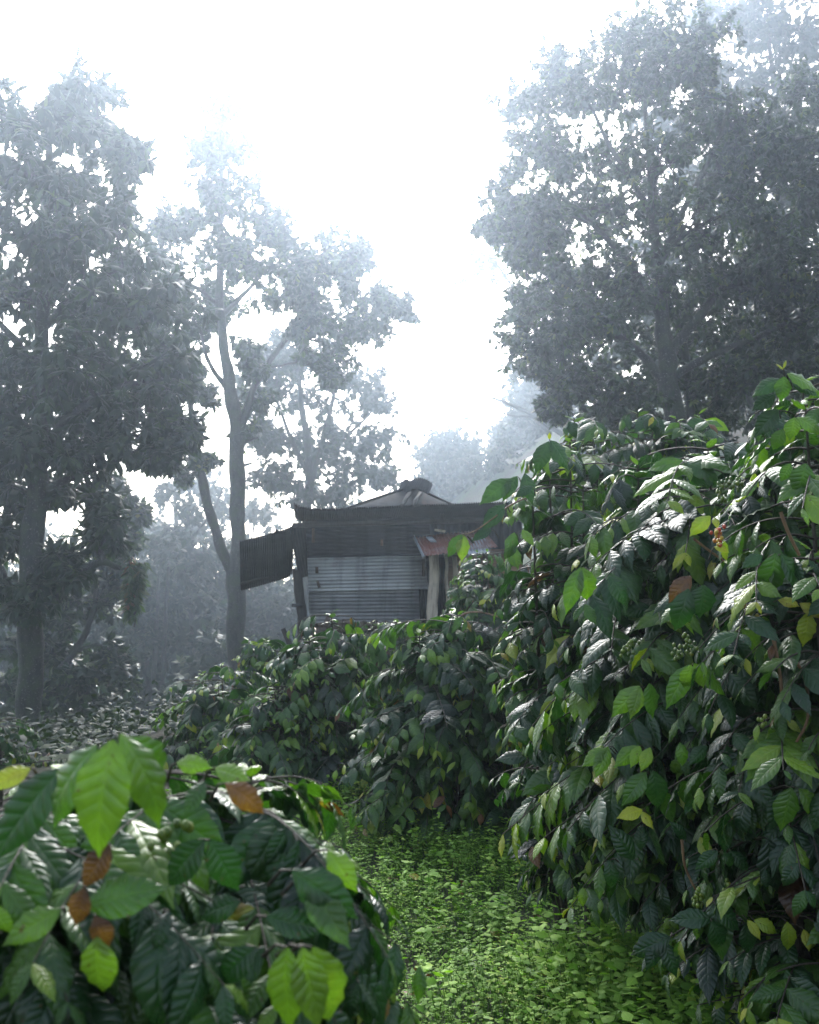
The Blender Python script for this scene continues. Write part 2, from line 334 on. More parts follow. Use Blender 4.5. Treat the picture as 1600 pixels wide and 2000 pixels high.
def make_hut():
    Y = 17.5
    base = at(720, 1320, Y); gzb = float(gz(base[0], Y))
    hut = thing("corrugated_shack", "dark corrugated iron shack on stilts with flared roof, a side flap and rusty porch roof", "shack", (base[0], Y, gzb))
    def part(g, name, m, label=None, smooth=True):
        o = g.build(name, m, hut, smooth)
        if label: o['label'] = label
        return o
    # front wall: three rows of sheets with horizontal corrugations, each lower one lapping under
    g = Geo(); corrugated(g, at(598, 1012, Y+.02), at(601, 1098, Y+.02), at(838, 1010, Y+.02)-at(598, 1012, Y+.02), 11); part(g, "wall_sheet", GALVD, "dark upper wall sheet below the eaves")  # whole sheet darker in base tone than the two rows below
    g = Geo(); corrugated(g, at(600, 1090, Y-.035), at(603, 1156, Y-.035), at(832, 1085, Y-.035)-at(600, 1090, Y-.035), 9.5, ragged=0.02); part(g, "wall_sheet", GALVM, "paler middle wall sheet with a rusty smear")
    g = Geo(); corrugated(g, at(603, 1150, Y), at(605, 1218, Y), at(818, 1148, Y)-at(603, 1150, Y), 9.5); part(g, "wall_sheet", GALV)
    # vertical strip at right, and the left side wall running back
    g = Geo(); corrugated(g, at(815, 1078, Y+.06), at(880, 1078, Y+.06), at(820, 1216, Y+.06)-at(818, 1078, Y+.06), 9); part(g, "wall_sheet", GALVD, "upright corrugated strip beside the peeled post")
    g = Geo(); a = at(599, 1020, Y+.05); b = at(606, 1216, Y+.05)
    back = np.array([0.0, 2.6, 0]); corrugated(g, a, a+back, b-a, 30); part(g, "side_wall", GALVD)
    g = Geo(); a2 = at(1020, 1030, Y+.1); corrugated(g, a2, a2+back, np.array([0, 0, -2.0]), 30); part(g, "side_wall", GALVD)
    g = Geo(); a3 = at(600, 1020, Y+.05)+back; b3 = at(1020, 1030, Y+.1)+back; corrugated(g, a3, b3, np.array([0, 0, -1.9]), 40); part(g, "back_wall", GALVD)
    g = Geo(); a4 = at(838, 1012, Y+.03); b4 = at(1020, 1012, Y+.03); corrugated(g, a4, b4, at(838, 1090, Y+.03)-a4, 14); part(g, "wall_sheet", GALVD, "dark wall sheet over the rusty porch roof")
    # overhanging front roof: rises towards the viewer, edge sagging and curled up at its left end
    sag = lambda t: np.stack([0*t, 0*t, 0.09*np.exp(-(t/0.035)**1.2) + 0.03*np.sin(t*2.6)**2*(t > .2) - 0.025*np.sin(np.pi*t)**2], -1)
    g = Geo(); a = at(574, 994, Y-.85); b = at(1030, 981, Y-.85); down = at(576, 1024, Y+.25)-at(574, 994, Y-.85)
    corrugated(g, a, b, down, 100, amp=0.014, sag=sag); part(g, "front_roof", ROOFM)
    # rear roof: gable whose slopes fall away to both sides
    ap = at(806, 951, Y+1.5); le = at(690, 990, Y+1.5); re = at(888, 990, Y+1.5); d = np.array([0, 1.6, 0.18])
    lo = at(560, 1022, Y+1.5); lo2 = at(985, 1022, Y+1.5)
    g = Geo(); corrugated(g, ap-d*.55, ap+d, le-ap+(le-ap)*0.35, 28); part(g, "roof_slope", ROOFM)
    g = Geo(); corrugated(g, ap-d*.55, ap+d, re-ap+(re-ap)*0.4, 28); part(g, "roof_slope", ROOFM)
    # gable face of lapped sheets between the front roof and the apex
    g = Geo(); n = 24; t = np.linspace(0, 1, n+1)
    f0 = at(688, 992, Y+.25); f1 = at(886, 990, Y+.25); top = at(808, 953, Y+.7)
    bot = f0+(f1-f0)*t[:, None]; k = np.where(t < .6, t/.6, (1-t)/.4); tp = bot + (np.array([0, .45, 0])+np.array([0, 0, (top-f0)[2]]))*k[:, None]
    V = np.concatenate([bot, tp, bot+[0, .01, 0], tp+[0, .01, 0]]); e = np.arange(n); o_ = n+1
    g.add(V, np.concatenate([np.stack([e, e+1, e+o_+1, e+o_], -1), np.stack([e+2*o_, e+3*o_, e+3*o_+1, e+2*o_+1], -1), np.stack([e+o_, e+o_+1, e+3*o_+1, e+3*o_], -1)])); part(g, "gable_sheet", ROOFM)
    # curled ridge cap of two short sheets on the apex
    for (x0, x1, yy, hh, yd) in ((780, 803, 951, 12, .03), (796, 842, 949, 14, 0)):
        g = Geo(); n = int((x1-x0)/4.2*8); t = np.linspace(0, 1, n+1); r = np.linspace(0, 1, 6)
        e0 = at(x0, yy+14, Y+.45+yd); e1 = at(x1, yy+16, Y+.45+yd)
        arch = np.sin(np.pi*np.clip(t*.85+.1, 0, 1))*0.11
        line = e0+(e1-e0)*t[:, None]; line[:, 2] += arch+0.012*np.sin(t*n/8*2*np.pi)
        G = line[None]+np.array([0.03, .10, 0.17])[None, None]*r[:, None, None]**.8+np.array([-.05, -.04, -.03])*(1-r[:, None, None])**2
        V = np.concatenate([G.reshape(-1, 3), (G-[0, 0, .003]).reshape(-1, 3)]); w_ = n+1; i = np.arange(5)[:, None]*w_; j = np.arange(n)[None]
        q = np.stack([i+j, i+j+1, i+w_+j+1, i+w_+j], -1).reshape(-1, 4); g.add(V, np.concatenate([q, q[:, ::-1]+6*w_])); part(g, "ridge_cap", ROOFM)
    for xs in ((800, 962, 786, 986), (822, 962, 806, 988)):
        g = Geo(); beam(g, at(xs[0], xs[1], Y+.40), at(xs[2], xs[3], Y-.0), 0.06, 0.03); part(g, "roof_batten", POSTD)
    # battens nailed on the wall
    for (x, y0, y1, dx, yy) in ((612, 1032, 1060, 0, -.02), (746, 1054, 1066, 0, -.02), (619, 1107, 1120, 0, -.075), (620, 1134, 1148, 4, -.075), (827, 1092, 1126, 0, -.075)):
        g = Geo(); beam(g, at(x, y0, Y+yy), at(x+dx, y1, Y+yy), 0.045, 0.022, up=(0, 1, 0)); part(g, "batten", WOOD)
    g = Geo(); beam(g, at(572, 1026, Y-.25), at(1020, 1014, Y-.25), 0.07, 0.07); part(g, "eaves_beam", POSTD)
    g = Geo(); beam(g, at(864, 1000, Y-.15), at(866, 1044, Y-.15), 0.07, 0.05, up=(0, 1, 0)); part(g, "roof_post", POSTD)
    # side flap
    g = Geo(); A = at(468, 1058, Y-.7); B = at(574, 1029, Y-.7); d = at(470, 1154, Y+.1)-A
    corrugated(g, A, B, d, 24, sag=lambda t: np.stack([0*t, 0*t, 0.05*np.exp(-((1-t)/0.06))], -1)); fl = part(g, "side_flap", ROOFM)
    A2 = at(580, 1030, Y-.6)
    g = Geo(); corrugated(g, at(566, 1032, Y-.55), at(600, 1026, Y+.1), at(584, 1130, Y+.15)-at(566, 1032, Y-.5), 6); part(g, "side_flap", ROOFM, "short inner sheet of the side flap")
    for (p, q) in (((515, 1063), (552, 1060)), ((541, 1035), (534, 1120)), ((472, 1070), (574, 1044)), ((472, 1140), (584, 1112))):
        g = Geo(); beam(g, at(*p, Y-.1 if p[1] > 1100 else Y-.45), at(*q, Y+.15 if q[1] > 1100 else Y-.35), 0.05, 0.03, up=(0, 1, 0)); part(g, "flap_batten", POSTD)
    # posts
    def post(p0, p1, r0, r1, m, yd0=0, yd1=0, name="post", label=None, wob=0.02):
        g = Geo(); a = at(*p0, Y+yd0); b = at(*p1, Y+yd1); pts = [a+(b-a)*t+np.array([rng.uniform(-wob, wob), 0, 0])*(0 < t < 1) for t in np.linspace(0, 1, 6)]
        P, Rr = spline(pts, np.linspace(r0, r1, 6), 24); Rr = Rr*(1+0.05*np.sin(np.arange(24)*1.9)); tubes(g, P, Rr, 12)
        e = P[0]; 
        for q, rr in ((P[0], Rr[0]), (P[-1], Rr[-1])):
            tubes(g, np.stack([q, q+[0, 0, .004]]), [rr, 0.001], 12)
        part(g, name, m, label)
    post((581, 1115), (602, 1345), .075, .085, POSTD, 0.0, 0.0, label="leaning dark post under the side flap")
    post((847, 1076), (846, 1330), .075, .10, PALE, -.35, -.35, label="peeled pale post holding the porch roof", wob=.03)
    post((887, 1080), (893, 1320), .04, .05, PALE, -.1, -.1)
    post((870, 1082), (874, 1190), .025, .03, PALE, -.12, -.12)
    post((700, 1215), (702, 1340), .06, .07, POSTD, .2, .2); post((800, 1215), (800, 1340), .06, .07, POSTD, .2, .2)
    post((606, 1215), (610, 1350), .05, .06, WOOD, .5, .5); post((950, 1080), (950, 1320), .05, .06, WOOD, -.1, -.1)
    g = Geo(); beam(g, at(570, 1182, Y-.1), at(592, 1183, Y-.1), .05, .05); part(g, "cross_peg", POSTD)
    # platform
    for (x0, y0, x1, y1, yd, th) in ((618, 1232, 760, 1222, -.45, .09), (640, 1226, 790, 1219, -.3, .07), (622, 1221, 840, 1219, -.1, .06), (580, 1256, 622, 1256, -.4, .09)):
        g = Geo(); beam(g, at(x0, y0, Y+yd), at(x1, y1, Y+yd), .14, th); part(g, "platform_beam", WOOD)
    for k in range(9):
        x = 640+k*22; g = Geo(); a = at(x, 1220-rng.uniform(0, 3), Y-.65); tubes(g, np.stack([a, a+[0.02, .5, .02], a+[0.03, 1.2, .0]]), [.045, .05, .045], 8); tubes(g, np.stack([a, a+[0, .003, 0]]), [.045, .001], 8); part(g, "platform_log", WOOD)
    for (x, y, dx, dy) in ((634, 1226, 10, -22), (668, 1226, 8, -14), (622, 1240, 5, -6)):
        g = Geo(); a = at(x, y, Y-.5); b = at(x+dx, y+dy, Y-.45); tubes(g, np.stack([a, (a+b)/2+[.02, 0, 0], b, b+[0, 0, .004]]), [.07, .06, .055, .001], 9); part(g, "stump_end", WOOD)
    g = Geo(); a = at(610, 1222, Y+.3); b = at(840, 1222, Y+.3); box(g, (a+b)/2+[0, 1.1, 0], ((b-a)[0], 2.4, .05)); part(g, "floor_deck", WOOD, smooth=False)
    # porch roof: slopes down towards the viewer
    g = Geo(); A = at(809, 1050, Y-.25); B = at(868, 1043, Y-.25); corrugated(g, A, B, at(826, 1086, Y-1.05)-A, 9, ragged=.03); part(g, "porch_roof", RUST, "rusty red porch sheet with a bright left edge")
    g = Geo(); A = at(849, 1045, Y-.2); B = at(945, 1034, Y-.2); corrugated(g, A, B, at(872, 1080, Y-1.0)-A-[0, 0, .0], 14, ragged=.03); part(g, "porch_roof", RUST)
    g = Geo(); A = at(906, 1052, Y-.5); B = at(946, 1048, Y-.5); corrugated(g, A, B, at(915, 1083, Y-1.12)-A, 7); part(g, "porch_roof", ZINC, "bare zinc porch sheet")
    g = Geo(); corrugated(g, at(806, 1048, Y-.30), at(811, 1047, Y-.30), at(825, 1088, Y-1.1)-at(806, 1048, Y-.30), 1, amp=.02); part(g, "porch_roof_edge", ZINC)
    g = Geo(); beam(g, at(849, 1035, Y-.2), at(870, 1038, Y-.2), .06, .03); part(g, "batten", PALE)
    g = Geo(); A = at(838, 1049, Y-.45); beam(g, A, at(847, 1058, Y-.6), .10, .02); part(g, "roof_scrap", ZINC)
    # brown plank wall behind the porch
    for k in range(9):
        y = 1082+k*15; g = Geo(); beam(g, at(872, y+rng.uniform(-1, 1), Y-.02-.012*(k % 2)), at(1020, y+rng.uniform(-1, 1), Y-.02-.012*(k % 2)), .14, .025, up=(0, 1, 0)); part(g, "wall_plank", PLANK, smooth=False)
    g = Geo(); beam(g, at(868, 1084, Y-.12), at(1020, 1076, Y-.12), .06, .06); part(g, "porch_beam", WOOD)
make_hut()

# ------------------------------------------------------------------ trees
LT_LONG = [leaf_template(4, 2, .17, c, .25, 0, phase=0, twist=t) for c, t in ((.5, .2), (.9, -.3), (.2, .5), (1.2, 0))]
LT_OVAL = [leaf_template(3, 2, .24, c, .3, 0, twist=t) for c, t in ((.4, .2), (.9, -.3), (.1, .4))]
LT_FAR = [leaf_template(2, 2, .26, c, .3, 0) for c in (.3, .9)]
def tree(name, label, Y, trunks, blobs, leaf=(.16, .22), nleaf=9, nsub=12, ntw=7, temps=LT_OVAL, lm=TREELEAF, bm=BARK, tint=(.1, .7), droop=.5, seed=1, group=None, cat="tree", squash=1.0, flare=1.35, bark_k=14, twigr=.006, asp=.9, topd=.8):
    global rng
    rng = np.random.default_rng(seed)
    ym = 1.6 if Y < 16 else 1.25 if Y in (26.0, 37.0) else (1.5 if Y < 47 else 1.1); Y = Y*ym; leaf = (leaf[0]*ym, leaf[1]*ym); twigr *= ym
    k = Y/F
    p0 = at(trunks[0][0][0], trunks[0][0][1], Y)
    base = np.array([p0[0], Y, float(gz(p0[0], Y))])
    root = thing(name, label, cat, base, group)
    tg = Geo(); sk = []; skr = []
    for ti, tr in enumerate(trunks):
        pts = np.array([at(p[0], p[1], Y+(p[3] if len(p) > 3 else 0)) for p in tr]); rr = np.array([p[2]*k for p in tr])
        if ti == 0 or tr[0][1] > 1e3 and len(tr[0]) > 4:
            pts = np.concatenate([[[pts[0][0], pts[0][1], float(gz(pts[0][0], pts[0][1]))-.15]], pts]); rr = np.concatenate([[rr[0]*flare], rr])
        n = max(16, len(pts)*9); P, Rr = spline(pts, rr, n)
        P = P + 0.12*Rr[:, None]*np.stack([np.sin(np.arange(n)*.55+ti), np.cos(np.arange(n)*.41), 0*Rr], -1)
        tubes(tg, P, Rr*(1+.05*np.sin(np.arange(n)*.9)), bark_k if ti == 0 else 10)
        sk.append(P); skr.append(Rr)
    cg = Geo(); bg_ = tg
    SK = np.concatenate(sk); SR = np.concatenate(skr)
    B = []
    for b in blobs:
        px, py, r = b[0], b[1], b[2]; dY = b[3] if len(b) > 3 else rng.uniform(-1, 1)*r*k*1.4
        B.append((at(px, py, Y+dY), r*k*(Y+dY)/Y, (b[4] if len(b) > 4 else 1.0)*(topd if py < 400 and px < 1330 else 1.0)))
    B.sort(key=lambda b: np.min(np.linalg.norm(SK-b[0], axis=1)))
    for c, r, dens in B:
        d = np.linalg.norm(SK-c, axis=1) + np.maximum(0, SK[:, 2]-c[2]+.2*r)*1.2
        i = int(np.argmin(d)); s = SK[i]; r0 = min(SR[i]*.7, max(.02, r*.055)); 
        n = 12; t = np.linspace(0, 1, n)[:, None]; mid = (s+c)/2+np.array([0, 0, .12*np.linalg.norm(c-s)])+rng.normal(0, .06*np.linalg.norm(c-s)+.01, 3)
        P = s*(1-t)**2+2*mid*t*(1-t)+c*t**2; P[1:-1] += rng.normal(0, .012*np.linalg.norm(c-s), (n-2, 3))
        Rr = np.linspace(r0, r0*.45, n); tubes(bg_, P, Rr, 7)
        SK = np.concatenate([SK, P[3:]]); SR = np.concatenate([SR, Rr[3:]])
        m = max(4, int(nsub*dens)); dr = rdir(m); dr[:, 2] = dr[:, 2]*.8+.1; dr = nrm(dr)
        start = P[rng.integers(n//3, n, m)]; end = c+dr*r*np.array([1, 1, asp])*rng.uniform(.35, 1.3, (m, 1))
        t = np.linspace(0, 1, 7)[None, :, None]; mid = (start+end)/2+np.array([0, 0, .18*r])+rng.normal(0, .10*r, (m, 3))
        SP = start[:, None]*(1-t)**2+2*mid[:, None]*t*(1-t)+end[:, None]*t**2; SP[:, 1:-1] += rng.normal(0, .02*r, (m, 5, 3))
        tubes(bg_, SP, np.linspace(r0*.4, twigr, 7)[None].repeat(m, 0), 5)
        # twigs
        idx = rng.integers(2, 7, (m, ntw)); tp = SP[np.arange(m)[:, None], idx].reshape(-1, 3); nt_ = len(tp)
        td = nrm(rng.normal(size=(nt_, 3))*.9+np.repeat(dr, ntw, 0)+[0, 0, .15]); tl = r*rng.uniform(.12, .45, (nt_, 1)); te = tp+td*tl
        te[:, 2] -= droop*.25*tl[:, 0]
        tm = (tp+te)/2+[0, 0, .05*r]
        tubes(bg_, np.stack([tp, tm, te], 1), np.broadcast_to([twigr, twigr*.8, twigr*.5], (nt_, 3)), 4)
        # whorls of leaves around twig ends
        nl = nleaf; e = np.repeat(te, nl, 0); d0 = np.repeat(td, nl, 0); u = np.tile(np.arange(nl)/nl, nt_)
        a = rdir(len(e)); side = nrm(a-(a*d0).sum(1, keepdims=True)*d0)
        ld = nrm(d0*rng.uniform(.1, .9, (len(e), 1))+side*.9+np.array([0, 0, -droop])*rng.uniform(.2, 1.2, (len(e), 1)))
        pos = e-d0*np.repeat(tl, nl, 0)*rng.uniform(0, .55, (len(e), 1))
        nh = nrm(np.array([0, 0, 1.0])+d0*.6+rng.normal(0, .35, (len(e), 3)))
        tt = np.repeat(np.clip(rng.normal((tint[0]+tint[1])/2, (tint[1]-tint[0])/3, nt_), 0, 1), nl)+rng.uniform(-.1, .1, len(e))
        put_leaves(cg, pos, ld, nh, rng.uniform(leaf[0], leaf[1], len(e)), np.clip(tt, 0, 1), temps)
    tg.build("trunk", bm, root); cg.build("crown", lm, root)
    return root

tree("broadleaf_tree", "tall dark tree with thick straight trunk and long drooping leaves at the photo's left edge", 14.5,
    [[(60, 1520, 27), (58, 1400, 24), (60, 1250, 24), (62, 1100, 24), (72, 950, 20), (78, 800, 17), (85, 600, 13), (90, 400, 9), (100, 220, 5)],
     [(62, 1165, 12), (30, 1140, 9), (12, 1138, 8), (0, 1110, 8), (-25, 1095, 7), (-90, 1080, 5)],
     [(55, 1180, 12), (20, 1195, 8), (-10, 1212, 6), (-60, 1230, 4)],
     [(70, 1150, 14), (110, 1140, 11), (150, 1118, 8), (185, 1102, 8), (205, 1098, 7), (230, 1108, 5), (262, 1118, 3)],
     [(203, 1100, 7), (198, 1078, 6), (205, 1050, 4)],
     [(75, 900, 12), (130, 820, 8), (220, 760, 6), (320, 740, 4)], [(78, 780, 11), (40, 680, 8), (-30, 600, 5)], [(84, 640, 9), (170, 560, 6), (240, 520, 4)], [(75, 960, 10), (150, 930, 6), (230, 900, 4), (300, 860, 3)]],
    [(50, 220, 95), (170, 180, 60), (185, 265, 75), (245, 300, 45), (35, 330, 90), (120, 360, 60), (215, 400, 55, 0, .7), (130, 455, 100), (30, 470, 110), (225, 510, 90), (60, 580, 130), (190, 600, 120), (310, 600, 75),
     (-60, 500, 120), (-60, 700, 130), (120, 700, 130), (250, 700, 110), (330, 720, 60), (30, 800, 110), (170, 810, 100), (290, 800, 85), (355, 850, 40), (30, 890, 80), (150, 890, 60, 0, .8), (240, 860, 70), (325, 885, 30),
     (20, 960, 70, 1, .6), (130, 960, 50, .8, .6), (-70, 900, 110), (200, 985, 35, 0, .5), (205, 1045, 40, 0, .7), (120, 1085, 34, 0, .6), (140, 1130, 34, 0, .6), (85, 1150, 30, -.4, .5), (55, 1190, 26, -.5, .4), (5, 1050, 40, 0, .6), (10, 1150, 28, 0, .4), (-60, 1050, 80)],
    leaf=(.17, .27), nleaf=8, nsub=14, ntw=7, temps=LT_LONG, droop=.7, seed=11, tint=(.05, .6))
tree("forked_tree", "slim forked tree rising behind the shack's side flap, its right limb reaching over the roof", 26.0,
    [[(463, 1340, 19), (462, 1250, 18), (461, 1140, 19), (466, 1050, 14), (463, 950, 16), (463, 850, 15), (450, 760, 13), (438, 680, 10), (430, 600, 9), (430, 480, 7), (432, 350, 5), (430, 200, 2)],
     [(455, 1120, 13), (425, 1050, 10), (400, 960, 10), (382, 870, 8), (372, 780, 6), (365, 700, 4)],
     [(464, 870, 10), (482, 800, 7), (505, 740, 6), (545, 680, 5.5), (580, 630, 5), (620, 560, 4), (660, 500, 3)],
     [(446, 760, 7), (425, 735, 5), (405, 700, 4), (390, 640, 3)], [(465, 915, 5), (480, 908, 3), (493, 905, 2)], [(468, 868, 4), (485, 862, 3), (505, 854, 1.5)],
     [(562, 655, 4), (620, 640, 3), (690, 600, 2), (750, 570, 1.5)], [(430, 620, 6), (490, 560, 4), (540, 500, 3)], [(430, 600, 5), (380, 560, 4), (330, 540, 2)]],
    [(430, 210, 35), (425, 285, 55), (400, 350, 55), (470, 360, 65), (430, 430, 80), (520, 430, 50), (360, 430, 45), (500, 510, 75), (400, 530, 85), (330, 500, 60), (570, 520, 65), (630, 490, 60), (680, 510, 50), (620, 570, 65), (700, 565, 55), (760, 585, 40),
     (790, 610, 25, 0, .6), (650, 640, 60), (700, 650, 45), (655, 705, 40), (650, 745, 22), (485, 685, 26, -1), (350, 600, 70), (390, 660, 45), (430, 600, 50, 1.5), (560, 600, 50), (510, 780, 38), (500, 720, 25), (375, 745, 45), (340, 690, 45), (480, 850, 25), (400, 900, 25), (395, 770, 25), (350, 930, 25, 0, .6), (320, 440, 40), (300, 560, 50), (310, 650, 50), (450, 500, 60), (600, 640, 40), (580, 560, 50), (540, 460, 45), (470, 300, 35), (380, 300, 35), (720, 500, 35), (740, 620, 40)],
    leaf=(.15, .24), nleaf=7, nsub=13, ntw=8, temps=LT_OVAL, bm=BARK2, seed=12, tint=(.1, .7))
tree("hazy_tree", "pale hazy tree with several upright stems directly behind the shack roof", 37.0,
    [[(600, 1200, 10), (600, 1000, 9), (604, 900, 8), (590, 800, 6), (580, 700, 3)], [(602, 960, 7), (625, 880, 5), (650, 780, 4), (660, 700, 2)], [(604, 930, 6), (570, 860, 4), (540, 780, 3)], [(625, 890, 5), (690, 840, 3), (730, 800, 2)]],
    [(560, 700, 55), (620, 720, 70), (690, 760, 65), (740, 780, 40), (530, 760, 60), (600, 790, 75), (670, 840, 70), (740, 860, 45), (560, 870, 60), (620, 910, 60), (700, 920, 60), (755, 930, 30), (520, 930, 60), (590, 975, 45), (655, 970, 45), (500, 850, 55), (490, 780, 40), (520, 680, 40)],
    leaf=(.22, .34), nleaf=8, nsub=12, ntw=6, temps=LT_FAR, lm=FARLEAF, bm=BARK2, seed=13, twigr=.012)
tree("hillside_tree", "massive dark tree with two close trunks on the right hillside behind the tall coffee shrub", 15.0,
    [[(1330, 900, 24), (1322, 860, 23), (1308, 760, 20), (1300, 680, 17), (1290, 600, 14), (1280, 480, 10), (1270, 340, 7), (1260, 200, 4)],
     [(1352, 900, 9, .6, 1), (1348, 800, 9, .6), (1340, 700, 8, .6), (1300, 560, 6, .6), (1282, 430, 5, .6), (1278, 300, 3, .6)],
     [(1308, 760, 12), (1250, 690, 8), (1180, 640, 6), (1100, 610, 4), (1040, 600, 3)], [(1300, 700, 12), (1380, 600, 9), (1450, 520, 6), (1540, 420, 4)],
     [(1295, 620, 10), (1230, 520, 7), (1160, 440, 5), (1090, 380, 3)], [(1300, 740, 10), (1400, 690, 7), (1500, 650, 5), (1600, 590, 3)], [(1285, 520, 9), (1340, 400, 6), (1400, 280, 4), (1430, 180, 3)],
     [(1318, 840, 8), (1260, 800, 6), (1180, 770, 4), (1110, 790, 3)], [(1276, 420, 7), (1200, 300, 5), (1150, 200, 3)]],
    [(1290, 60, 75), (1200, 100, 75), (1120, 130, 55), (1370, 90, 70), (1060, 190, 60), (1140, 210, 80), (1240, 200, 90), (1340, 200, 90), (1020, 290, 60), (1100, 310, 85), (1200, 320, 95), (1310, 320, 100), (1420, 240, 90), (1430, 350, 100), (1530, 280, 80), (1590, 380, 90),
     (980, 380, 45, 0, .7), (1040, 410, 70), (1130, 420, 90), (1240, 440, 100), (1360, 450, 110), (1490, 440, 100), (1020, 500, 50, 0, .7), (1080, 540, 75), (1170, 550, 90), (1280, 560, 100), (1410, 560, 100), (1530, 540, 95), (1610, 520, 80), (1030, 600, 60), (1040, 660, 65), (1110, 650, 75), (1210, 660, 90), (1330, 670, 90), (1450, 660, 90), (1560, 660, 80),
     (1060, 720, 50), (1130, 740, 70), (1090, 790, 35), (1210, 760, 75), (1180, 820, 40), (1290, 760, 60, 1.2), (1400, 760, 70), (1500, 740, 70), (1590, 730, 60), (1240, 830, 45), (1070, 800, 25), (1400, 830, 45, 1.5), (1620, 280, 90), (1620, 620, 90), (1560, 180, 60, 3), (1480, 330, 80), (1340, 120, 60), (1250, 130, 60), (1600, 440, 90), (1540, 620, 80), (1450, 560, 80), (1150, 620, 60), (1000, 200, 40, 0, .5), (950, 440, 30, 0, .5), (1000, 450, 50), (1060, 470, 60)],
    leaf=(.085, .135), nleaf=8, nsub=20, ntw=10, temps=LT_OVAL, seed=14, tint=(.0, .75), droop=.45, twigr=.005)
tree("sparse_tree", "faint sparse tree with hanging leaves at the pale gap left of the hillside tree", 34.0,
    [[(1150, 980, 6), (1130, 880, 6), (1070, 830, 5), (1020, 800, 4), (970, 780, 2.5), (930, 770, 1)], [(1075, 850, 5), (1040, 815, 3), (1000, 812, 2), (950, 795, 1)], [(1110, 860, 5), (1080, 780, 4), (1050, 660, 4), (1000, 560, 3), (950, 490, 2)]],
    [(950, 500, 45, 0, .7), (930, 540, 40, 0, .4), (965, 430, 35, 0, .6), (990, 470, 40), (1000, 720, 30, 0, .6), (1010, 620, 35, 0, .6)],
    leaf=(.16, .26), nleaf=6, nsub=10, ntw=5, temps=LT_OVAL, bm=BARK2, seed=15, droop=1.0, topd=1, lm=FARLEAF, twigr=.008)
for i, (nm, lb, Y, tr, bl) in enumerate((
    ("hazy_slope_tree", "hazy tree high on the slope at the top right corner", 30, [[(1560, 760, 12), (1540, 500, 10), (1520, 250, 7), (1500, 60, 4)]], [(1500, 40, 90), (1420, 60, 70), (1590, 60, 90), (1560, 170, 100), (1460, 160, 80), (1380, 30, 50), (1480, -40, 90), (1620, 200, 80), (1400, 150, 50)]),
    ("hazy_slope_tree", "dim tree filling the gap between the twin trunks and the right frame edge", 22, [[(1480, 900, 12), (1470, 800, 10), (1450, 700, 8)]], [(1450, 780, 80), (1530, 820, 80), (1600, 780, 80), (1380, 860, 60), (1480, 700, 80), (1250, 850, 60), (1180, 860, 40), (1150, 900, 40), (1270, 700, 60), (1600, 660, 70), (1420, 640, 70), (1230, 900, 40)]),
    ("hazy_slope_tree", "hazy tree looming behind the hillside tree's right shoulder", 27, [[(1500, 800, 12), (1480, 600, 10), (1460, 400, 7)]], [(1560, 250, 80), (1600, 350, 80), (1480, 300, 80), (1540, 440, 90), (1430, 420, 80), (1350, 350, 70), (1600, 560, 90), (1500, 560, 90), (1400, 560, 80), (1300, 500, 70), (1250, 600, 70), (1350, 680, 80), (1200, 700, 60), (1450, 680, 80), (1560, 690, 80), (1300, 250, 60), (1400, 250, 60)]),
    ("hazy_slope_tree", "very faint rounded tree on the misty hill behind the shack's ridge", 62, [[(860, 1000, 5), (858, 900, 4), (860, 850, 2)]], [(860, 850, 40), (830, 890, 40), (895, 890, 45), (860, 920, 45)]),
    ("hazy_slope_tree", "very faint wide tree on the misty hill beside the tall coffee shrub", 56, [[(960, 1020, 6), (965, 930, 5), (970, 870, 3)]], [(970, 870, 50), (930, 910, 45), (1010, 910, 50), (970, 940, 50), (1060, 890, 50)]))):
    tree(nm, lb, Y, tr, bl, leaf=(.20, .32) if Y > 25 else (.13, .2), nleaf=8, nsub=12, ntw=7, temps=LT_FAR, lm=FARLEAF, bm=BARK2, seed=30+i, twigr=.01)
# far wood closing the view low between the trunks
def far_wood():
    global rng; rng = np.random.default_rng(90)
    root = None; g = Geo(); nt_ = 48
    for i in range(nt_):
        px = rng.uniform(-250, 720) if i < 32 else rng.uniform(800, 1130); Y = rng.uniform(52, 84) if i < 32 else rng.uniform(62, 90); x = (px-800)/F*Y; z0 = float(gz(x, Y)); top = at(px, rng.uniform(1040, 1150) if i < 32 else rng.uniform(830, 920), Y)[2]
        h = max(4.0, top-z0) if i < 32 else rng.uniform(2.2, 4.2); P, Rr = spline([[x, Y, z0-.3], [x+rng.normal(0, .3), Y, z0+h*.5], [x+rng.normal(0, .5), Y, z0+h*.9]], [.25, .18, .06], 12); tubes(g, P, Rr, 6, m=1)
        m = 420; c = np.array([x, Y, z0+h*.55]); q = c+rdir(m)*rng.random((m, 1))**.4*[h*.36, h*.36, h*.46]; q += np.sin(q*1.3+i)*.5
        e = np.repeat(q, 5, 0)+rng.normal(0, .35, (m*5, 3)); put_leaves(g, e, rdir(m*5), rdir(m*5), rng.uniform(.4, .7, m*5), rng.uniform(0, .6, m*5), LT_FAR)
    o = g.build("far_wood", [FARLEAF, BARK2]); tag(o, "distant wood fading into the mist low behind the tree trunks", "wood", kind='stuff')
far_wood()
